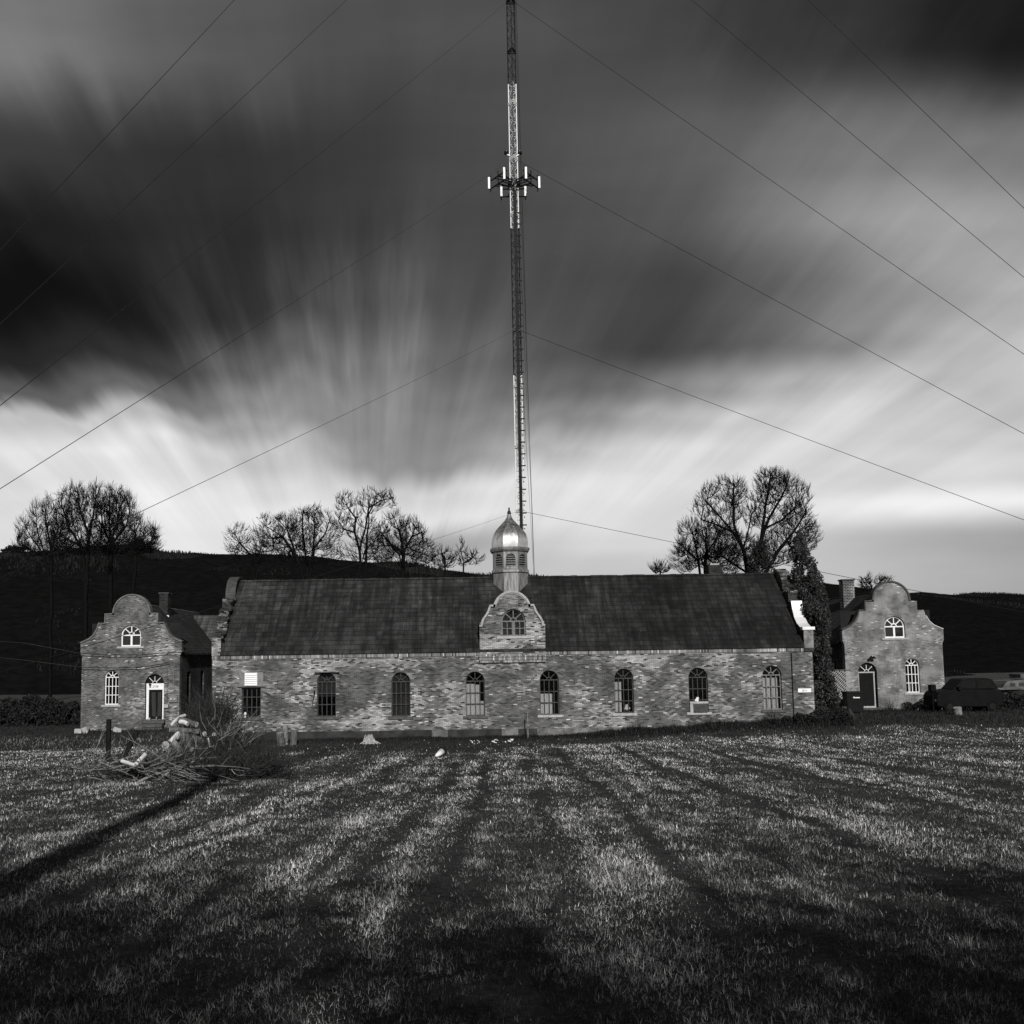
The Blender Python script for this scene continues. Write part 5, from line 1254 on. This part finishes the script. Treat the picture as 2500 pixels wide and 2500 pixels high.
# bins
def bin_(px, Yt, w_, h_, label, mark=False):
    x = W(px, 1600, Yt).x; z = gzf(x, Yt); root = thing('wheelie_bin', (x, Yt, z), label, 'bin', 'dark bins by the evergreen')
    m_ = MB(); a_, b_ = w_*.42, w_*.5
    v = [(x-a_, Yt-.28, z+.08), (x+a_, Yt-.28, z+.08), (x+a_, Yt+.28, z+.08), (x-a_, Yt+.28, z+.08), (x-b_, Yt-.35, z+h_*.9), (x+b_, Yt-.35, z+h_*.9), (x+b_, Yt+.35, z+h_*.9), (x-b_, Yt+.35, z+h_*.9)]
    m_.add(v, [(0,3,2,1),(4,5,6,7),(0,1,5,4),(1,2,6,5),(2,3,7,6),(3,0,4,7)]); m_.build('tub', M_black, root, bevel=.02)
    MB().box((x-b_-.03, Yt-.4, z+h_*.9+.003), (x+b_+.03, Yt+.36, z+h_)).build('lid', M_black, root, bevel=.03)
    for s_ in (-1, 1): MB().tube([(x+s_*a_, Yt+.3, z+.12), (x+s_*(a_+.06), Yt+.3, z+.12)], .12, 12).build('wheel', M_tyre, root)
    if mark:
        MB().box((x-.03, Yt-.356, z+h_*.70), (x+.24, Yt-.34, z+h_*.745)).build('lettering_strip', M_white, root)
        MB().lathe((x-.10, Yt-.345), [(.01, z+h_*.67), (.07, z+h_*.71), (.04, z+h_*.76), (.01, z+h_*.77)], 8).build('emblem', M_white, root)
bin_(2078, 55.5, 1.05, 1.25, 'wide black wheeled bin with a white mark left of the black lodge door', True)
bin_(2010, 50.5, 1.3, 1.15, 'low dark bin tucked under the evergreen')
q = W(2063, 1752, 50); z = gzf(q.x, 50)
tag(MB().box((q.x-.28, 49.8, z), (q.x+.28, 50.2, z+.45)).build('plastic_crate', M_found, None, bevel=.04), 'grey weathered crate in the grass before the bins', 'crate')
tag(MB().box((q.x-.16, 49.9, z+.453), (q.x+.12, 50.15, z+.70)).build('garden_pot', M_found, None, bevel=.06), 'grey lump of a pot sitting on the weathered crate', 'pot')
tag(MB().bar((q.x+.5, 49.8, z), (q.x+.28, 50.1, z+.55), .10, .04).build('leaning_board', M_found, None), 'short dark board leaning beside the weathered crate', 'board')
# car: dark, facing left
def car():
    Yt = 55.5; p0, p1 = W(2272, 1735, Yt), W(2412, 1735, Yt); x0, x1 = p0.x, p1.x+.5; z = gzf(x0+1.5, Yt); root = thing('parked_car', (x0+1.8, Yt, z), 'black car parked at the right corner of the right lodge, nose to the left', 'car')
    L = x1-x0; zt_ = W(2350, 1655, Yt).z; Hh = zt_-z
    y0, y1 = Yt-.85, Yt+.85
    body = [(0, .38), (.0, .75*Hh/1.6), (.04*L, .60*Hh), (.30*L, .68*Hh), (.97*L, .66*Hh), (L, .50*Hh), (L, .38), (.9*L, .30), (.1*L, .30)]
    MB().prism([(x0+u, z+v) for u, v in body], y0, y1).build('body', M_car, root, bevel=.06)
    cab = [(.26*L, .67*Hh), (.42*L, .97*Hh), (.50*L, Hh), (.78*L, Hh), (.86*L, .96*Hh), (.95*L, .67*Hh)]
    MB().prism([(x0+u, z+v) for u, v in cab], y0+.12, y1-.12).build('cabin', M_car, root, bevel=.06)
    MB().prism([(x0+u, z+v) for u, v in [(.33*L, .70*Hh), (.44*L, .93*Hh), (.60*L, .95*Hh), (.60*L, .70*Hh)]], y0+.108, y0+.119).build('side_window', M_door, root)
    MB().prism([(x0+u, z+v) for u, v in [(.63*L, .70*Hh), (.63*L, .95*Hh), (.82*L, .94*Hh), (.90*L, .70*Hh)]], y0+.108, y0+.119).build('side_window', M_door, root)
    for u in (.18, .82):
        w_ = MB().tube([(x0+u*L, y0-.03, z+.33), (x0+u*L, y0+.22, z+.33)], .33, 20).build('wheel', M_tyre, root)
        MB().tube([(x0+u*L, y0-.045, z+.33), (x0+u*L, y0-.031, z+.33)], .18, 14).build('rim', M_dksteel, w_)
        MB().tube([(x0+u*L, y1-.22, z+.33), (x0+u*L, y1+.03, z+.33)], .33, 20).build('wheel', M_tyre, root)
    MB().box((x0-.02, y0+.12, z+.62), (x0+.06, y0+.42, z+.78)).build('headlight', M_grayb, root, bevel=.02)
    MB().box((x0+.31*L, y0-.18, z+.66*Hh), (x0+.36*L, y0+.10, z+.76*Hh)).build('mirror', M_car, root, bevel=.02)
    # rolled gear on the bonnet corner
    return root
car()
q = W(2276, 1676, 54.4); tag(MB().box((q.x-.18, 54.2, q.z-.3), (q.x+.14, 54.6, q.z+.12)).build('mailbox', M_car, None, bevel=.06), 'black box silhouetted above the nose of the parked car', 'box')
tag(MB().tube([(q.x, 54.4, gzf(q.x, 54.4)-.1), (q.x, 54.4, q.z-.303)], .05, 8).build('box_post', M_car, None), 'dark post holding the black box by the nose of the parked car', 'post')
# boat on the right
def boat():
    Yt = 66; p0 = W(2388, 1685, Yt); x0 = p0.x; z = gzf(x0+3, Yt); zk = W(2440, 1700, Yt).z; zg = W(2440, 1683, Yt).z; zt_ = W(2460, 1660, Yt).z
    root = thing('cabin_boat', (x0+3, Yt, z), 'faded cabin boat parked on its trailer at the right edge', 'boat')
    n = 12; vs = []; L = 7.0
    for i in range(n+1):
        t_ = i/n; w_ = 1.2*math.sqrt(min(1, t_*3.0))*.98+.03; x = x0+L*t_; k = zk-.65+.55*(1-min(1, t_*2.2))**2; gh = zg+.15*(1-t_)
        vs += [(x, Yt-w_, gh), (x, Yt-w_*.8, zk-.2+.3*(1-min(1, t_*2))), (x, Yt, k), (x, Yt+w_*.8, zk-.2+.3*(1-min(1, t_*2))), (x, Yt+w_, gh)]
    fs = [(5*i+j, 5*i+j+5, 5*i+j+6, 5*i+j+1) for i in range(n) for j in range(4)]+[tuple(5*n+j for j in range(5))]+[(5*i, 5*i+4, 5*i+9, 5*i+5) for i in range(n)]
    MB().add(vs, fs).build('hull', M_boatd, root)
    m_ = MB(); m_.box((x0+.1, Yt-1.25, zg+.02), (x0+L, Yt-1.15, zg+.16)); m_.build('rub_rail', M_boat, root)
    cb = MB().prism([(x0+1.1, zg+.03), (x0+1.35, zt_-.25), (x0+1.6, zt_-.05), (x0+3.9, zt_+.12), (x0+4.0, zg+.03)], Yt-.95, Yt+.95).build('cabin', M_boat, root, bevel=.04)
    for u in (1.7, 2.3, 2.9): MB().box((x0+u, Yt-.965, zg+.22), (x0+u+.35, Yt-.952, zt_-.18)).build('cabin_window', M_boatd, cb)
    MB().box((x0+2.6, Yt-.7, zt_+.13), (x0+3.1, Yt+.7, zt_+.42)).build('wheelhouse', M_boat, root, bevel=.03)
    t_ = MB(); t_.box((x0-.6, Yt-.5, z+.45), (x0+L, Yt-.4, z+.58)); t_.box((x0-.6, Yt+.4, z+.45), (x0+L, Yt+.5, z+.58))
    for u in (1, 3.5, 6): t_.box((x0+u, Yt-.7, z+.585), (x0+u+.12, Yt+.7, zk-.45))
    t_.build('trailer_frame', M_dksteel, root)
    for u in (3.6, 4.5): MB().tube([(x0+u, Yt-1.0, z+.32), (x0+u, Yt-.8, z+.32)], .32, 16).build('wheel', M_tyre, root)
boat()
q = W(2378, 1720, 57); rod('metal_rod', (q.x, 57, gzf(q.x, 57)-.1), W(2380, 1700, 57), .02, M_coping, 'thin pale rod stuck in the ground right of the parked car', 'rod')
q = W(2352, 1660, 57.5); tag(MB().tube([W(2349, 1655, 57.5), W(2353, 1668, 57.5), W(2357, 1682, 57.5)], [.05, .03, .02], 6).build('hanging_pipe', M_stone, None), 'short pale bent pipe sticking up behind the parked car', 'pipe')

# ------------------------------------------------------------------ growth along the wall and the grass
def blade_field(n, xf, yf, hf, wf, shf, seed, lean=.55, bend=.5):
    r_ = np.random.default_rng(seed); x = xf(r_, n); y = yf(r_, n, x) if callable(yf) else yf
    return x, y, r_
def make_blades(x, y, h, w, sh, r_, name, mat, label, cat, lean=.5, cell=0):
    n = len(x); th = r_.uniform(0, 2*np.pi, n); la = np.abs(r_.normal(0, lean, n)); ld = r_.uniform(0, 2*np.pi, n)
    if cell:      # gather the blades into tufts that spread outward
        cs = 2.0**(np.round(np.log2(cell*np.interp(y, [4, 14, 45], [1, 1.5, 3.2]))*2)/2)
        wx_ = (fbm(x*1.3, y*1.3, 51, 2)-.5)*.8; wy_ = (fbm(x*1.3+40, y*1.3, 52, 2)-.5)*.8
        xr, yr = x*.87+y*.49+wx_, -x*.49+y*.87+wy_; ix, iy = np.floor(xr/cs), np.floor(yr/cs); hx_ = vnoise(ix*7.31+.5, iy*3.77+.5, 3); hy_ = vnoise(ix*5.13+.5, iy*9.17+.5, 4); hh_ = vnoise(ix*2.71+.5, iy*6.31+.5, 5)
        cx_, cy_ = (ix+.15+.7*hx_)*cs, (iy+.15+.7*hy_)*cs; pull = .35+.4*hh_
        ex, ey = cx_-xr, cy_-yr; ex, ey = ex*.87-ey*.49, ex*.49+ey*.87
        ld = np.arctan2(-ey, -ex)+r_.normal(0, .8, n); pull = pull*.85; x = x+ex*pull; y = y+ey*pull; h = h*(.6+.9*hh_); sh = np.clip(sh*(.55+1.0*vnoise(ix*4.1+.5, iy*8.3+.5, 6)), 0, 1.2)
    z = gz(x, y)-.01
    dx, dy_ = np.cos(th)*w/2, np.sin(th)*w/2
    hx, hy = np.cos(ld)*np.sin(la), np.sin(ld)*np.sin(la); hz = np.cos(la)
    m1 = .5; bx_ = x+hx*h*m1*.7; by_ = y+hy*h*m1*.7; bz_ = z+h*m1*np.maximum(hz, .25)
    tx = bx_+hx*h*.75; ty = by_+hy*h*.75; tz = bz_+h*.5*np.maximum(hz-.25, .02)
    v = np.stack([np.stack([x-dx, y-dy_, z], 1), np.stack([x+dx, y+dy_, z], 1), np.stack([bx_+dx*.8, by_+dy_*.8, bz_], 1), np.stack([bx_-dx*.8, by_-dy_*.8, bz_], 1), np.stack([tx, ty, tz], 1)], 1).reshape(-1, 3)
    b_ = (np.arange(n)*5)[:, None]
    f = np.concatenate([b_+np.array([0, 1, 2]), b_+np.array([0, 2, 3]), b_+np.array([3, 2, 4])])
    o = npmesh(name, v, f, mat, shade=np.repeat(sh, 5)); tag(o, label, cat, kind='stuff'); return o
# wheel tracks and windrows run almost straight away from the viewer
def track(x, y):
    u = x-.054*y+(fbm(y*.12+3, x*.02, 31, 2)-.5)*.4+(fbm(x*2.5, y*1.2, 37, 3)-.5)*.5
    d = np.zeros_like(u)
    for c_, w_, s_ in ((-.81, .17, .9), (1.42, .16, .95), (3.73, .18, .95), (6.4, .20, .9), (8.9, .22, .8), (11.3, .3, .8), (14.0, .35, .7), (17, .4, .6), (-1.64, .20, .8), (-3.1, .25, .6), (-4.9, .3, .5), (.33, .2, .7), (-7.2, .4, .4)):
        d = np.maximum(d, s_*np.exp(-((u-c_)/w_)**2))
    fine = .5+.5*np.cos((u-1.42)*2*np.pi/.60+2.0*(fbm(y*.2, u*.8, 17, 2)-.5)); d2 = .62*fine**3*np.clip(fbm(x*.7+5, y*.16, 19, 3)*2.6-.6, 0, 1)
    fade = sm(y, 5.0, 9)*(1-sm(y, 34, 41))
    br = np.clip(fbm(x*.9, y*.3, 71, 3)*2.2-.2, 0, 1)
    return np.maximum(d*br, d2)*fade
def grass():
    r_ = np.random.default_rng(42); xs, ys = [], []
    for (y0, y1, dens) in ((1.5, 4, 800), (4, 6.5, 10000), (6.5, 10, 7200), (10, 15, 3600), (15, 22, 1500), (22, 31, 700), (31, 46.2, 330)):
        xl = -(y1*.53)-2.0; xr = y1*.62+2.0; n = int((xr-xl)*(y1-y0)*dens)
        x = r_.uniform(xl, xr, n); y = r_.uniform(y0, y1, n); xs.append(x); ys.append(y)
    x = np.concatenate(xs); y = np.concatenate(ys)
    t_ = track(x, y); uu = x-.054*y; cl = fbm(uu*2.0, y*.8, 5, 3); cl2 = fbm(uu*1.5, y*.09, 9, 3)
    keep = r_.uniform(0, 1, len(x)) < np.clip(1.05-.82*t_-.4*sm(cl, .45, .28), .08, 1)
    x, y, t_, cl, cl2 = x[keep], y[keep], t_[keep], cl[keep], cl2[keep]; n = len(x)
    d = np.maximum(y, 3)
    h = (.022+.052*r_.uniform(0, 1, n)**1.8)*(.6+.8*cl)*(1-.6*t_)*np.interp(d, [4, 12, 40], [1.0, 1.05, 1.3])
    w = np.interp(d, [3, 6, 12, 20, 30, 46], [.0020, .0030, .0060, .0105, .017, .030])*r_.uniform(.6, 1.4, n)
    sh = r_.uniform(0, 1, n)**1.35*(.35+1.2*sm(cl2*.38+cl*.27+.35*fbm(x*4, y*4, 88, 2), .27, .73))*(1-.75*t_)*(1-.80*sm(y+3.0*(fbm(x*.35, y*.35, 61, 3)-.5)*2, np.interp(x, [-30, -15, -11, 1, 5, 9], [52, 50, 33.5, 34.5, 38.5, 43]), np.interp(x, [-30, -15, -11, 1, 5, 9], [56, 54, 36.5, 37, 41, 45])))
    straw = r_.uniform(0, 1, n) < .012; sh[straw] = r_.uniform(.6, 1.1, straw.sum())
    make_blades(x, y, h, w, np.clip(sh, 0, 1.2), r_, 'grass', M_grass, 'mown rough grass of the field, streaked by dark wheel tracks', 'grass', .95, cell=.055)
    # loose straw lying on the field near the viewer
    n = 5200; y = r_.uniform(3.8, 16, n); x = r_.uniform(-.55, .62, n)*(y+3)
    make_blades(x, y, r_.uniform(.02, .065, n), np.interp(y, [4, 16], [.003, .006]), r_.uniform(.75, 1.15, n), r_, 'dry_straw', M_grass, 'pale straw stalks scattered over the field', 'straw', 1.3)
grass()
def weeds():
    r_ = np.random.default_rng(8)
    n = 42000; x = r_.uniform(-13.5, 18.5, n); y = YM-.15-r_.exponential(.55, n)
    hh = np.interp(x, [-14, -5, 0, 5, 7, 18], [.18, .22, .22, .25, .50, .55])*(.4+1.1*fbm(x*1.1, y*.7, 3, 3)); h = hh*r_.uniform(.4, 1.1, n)*np.exp(-(YM-y)*.35)
    make_blades(x, y, h, r_.uniform(.012, .03, n), r_.uniform(0, 1, n)**2, r_, 'weeds', M_weed, 'dark tangled weeds along the foot of the long brick wall', 'weeds', .5)
    n = 60000; x = r_.uniform(-34, 38, n); y = r_.uniform(46, 66, n)
    ok = ~((x > XL-.3) & (x < XR+.3) & (y > YM-.1)); x, y = x[ok], y[ok]; n = len(x)
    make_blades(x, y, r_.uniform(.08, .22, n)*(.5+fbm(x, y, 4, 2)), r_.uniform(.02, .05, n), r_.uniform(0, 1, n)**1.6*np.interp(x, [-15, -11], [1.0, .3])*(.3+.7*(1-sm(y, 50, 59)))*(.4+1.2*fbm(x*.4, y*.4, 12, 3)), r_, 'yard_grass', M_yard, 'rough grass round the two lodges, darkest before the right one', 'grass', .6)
weeds()

# ------------------------------------------------------------------ what throws the foreground shade: pole, and unseen thickets added and shaped for it
pole(-2.45, -6.0, 12.0, 'utility pole behind the viewer that throws the long shadow over the field', .24)
def thicket(x, y, h, w, seed, label, nc=70):
    z = gzf(x, y); root = thing('thicket', (x, y, z), label, 'shrub', 'thickets added behind the viewer for shade'); r_ = random.Random(seed); cs = []
    for _ in range(nc):
        u = r_.uniform(-1, 1); cs.append(((x+u*w/2, y+r_.uniform(-1.5, 1.5), z+h*(.66+.34*r_.random()**1.2)), (.9, .9, .6)))
    foliage(root, 'foliage', cs, M_leafd, seed, 130, .10)
    MB().tube([(x, y, z-.1), (x, y, z+h*.7)], [.12, .03], 8).build('trunk', M_bark, root)
for x, h, w_, nc, lb in ((-2.2, 9.9, 3.0, 62, 'tall leafy thicket behind the viewer, added for its shade, first from the left'), (-.2, 9.5, 3.0, 50, 'leafy thicket behind the viewer, added for its shade, second from the left'),
                    (1.6, 9.0, 2.8, 40, 'leafy thicket behind the viewer, added for its shade, third from the left'), (3.4, 8.6, 3.0, 34, 'lowest leafy thicket behind the viewer, added for its shade, fourth from the left'),
                    (5.2, 9.0, 2.8, 40, 'leafy thicket behind the viewer, added for its shade, fifth from the left'), (7.0, 9.6, 3.0, 54, 'leafy thicket behind the viewer, added for its shade, sixth from the left'), (9.2, 10.3, 3.4, 66, 'tall leafy thicket behind the viewer, added for its shade, last from the left')):
    thicket(x, -15.0, h, w_, int(x*10)+30, lb, nc)
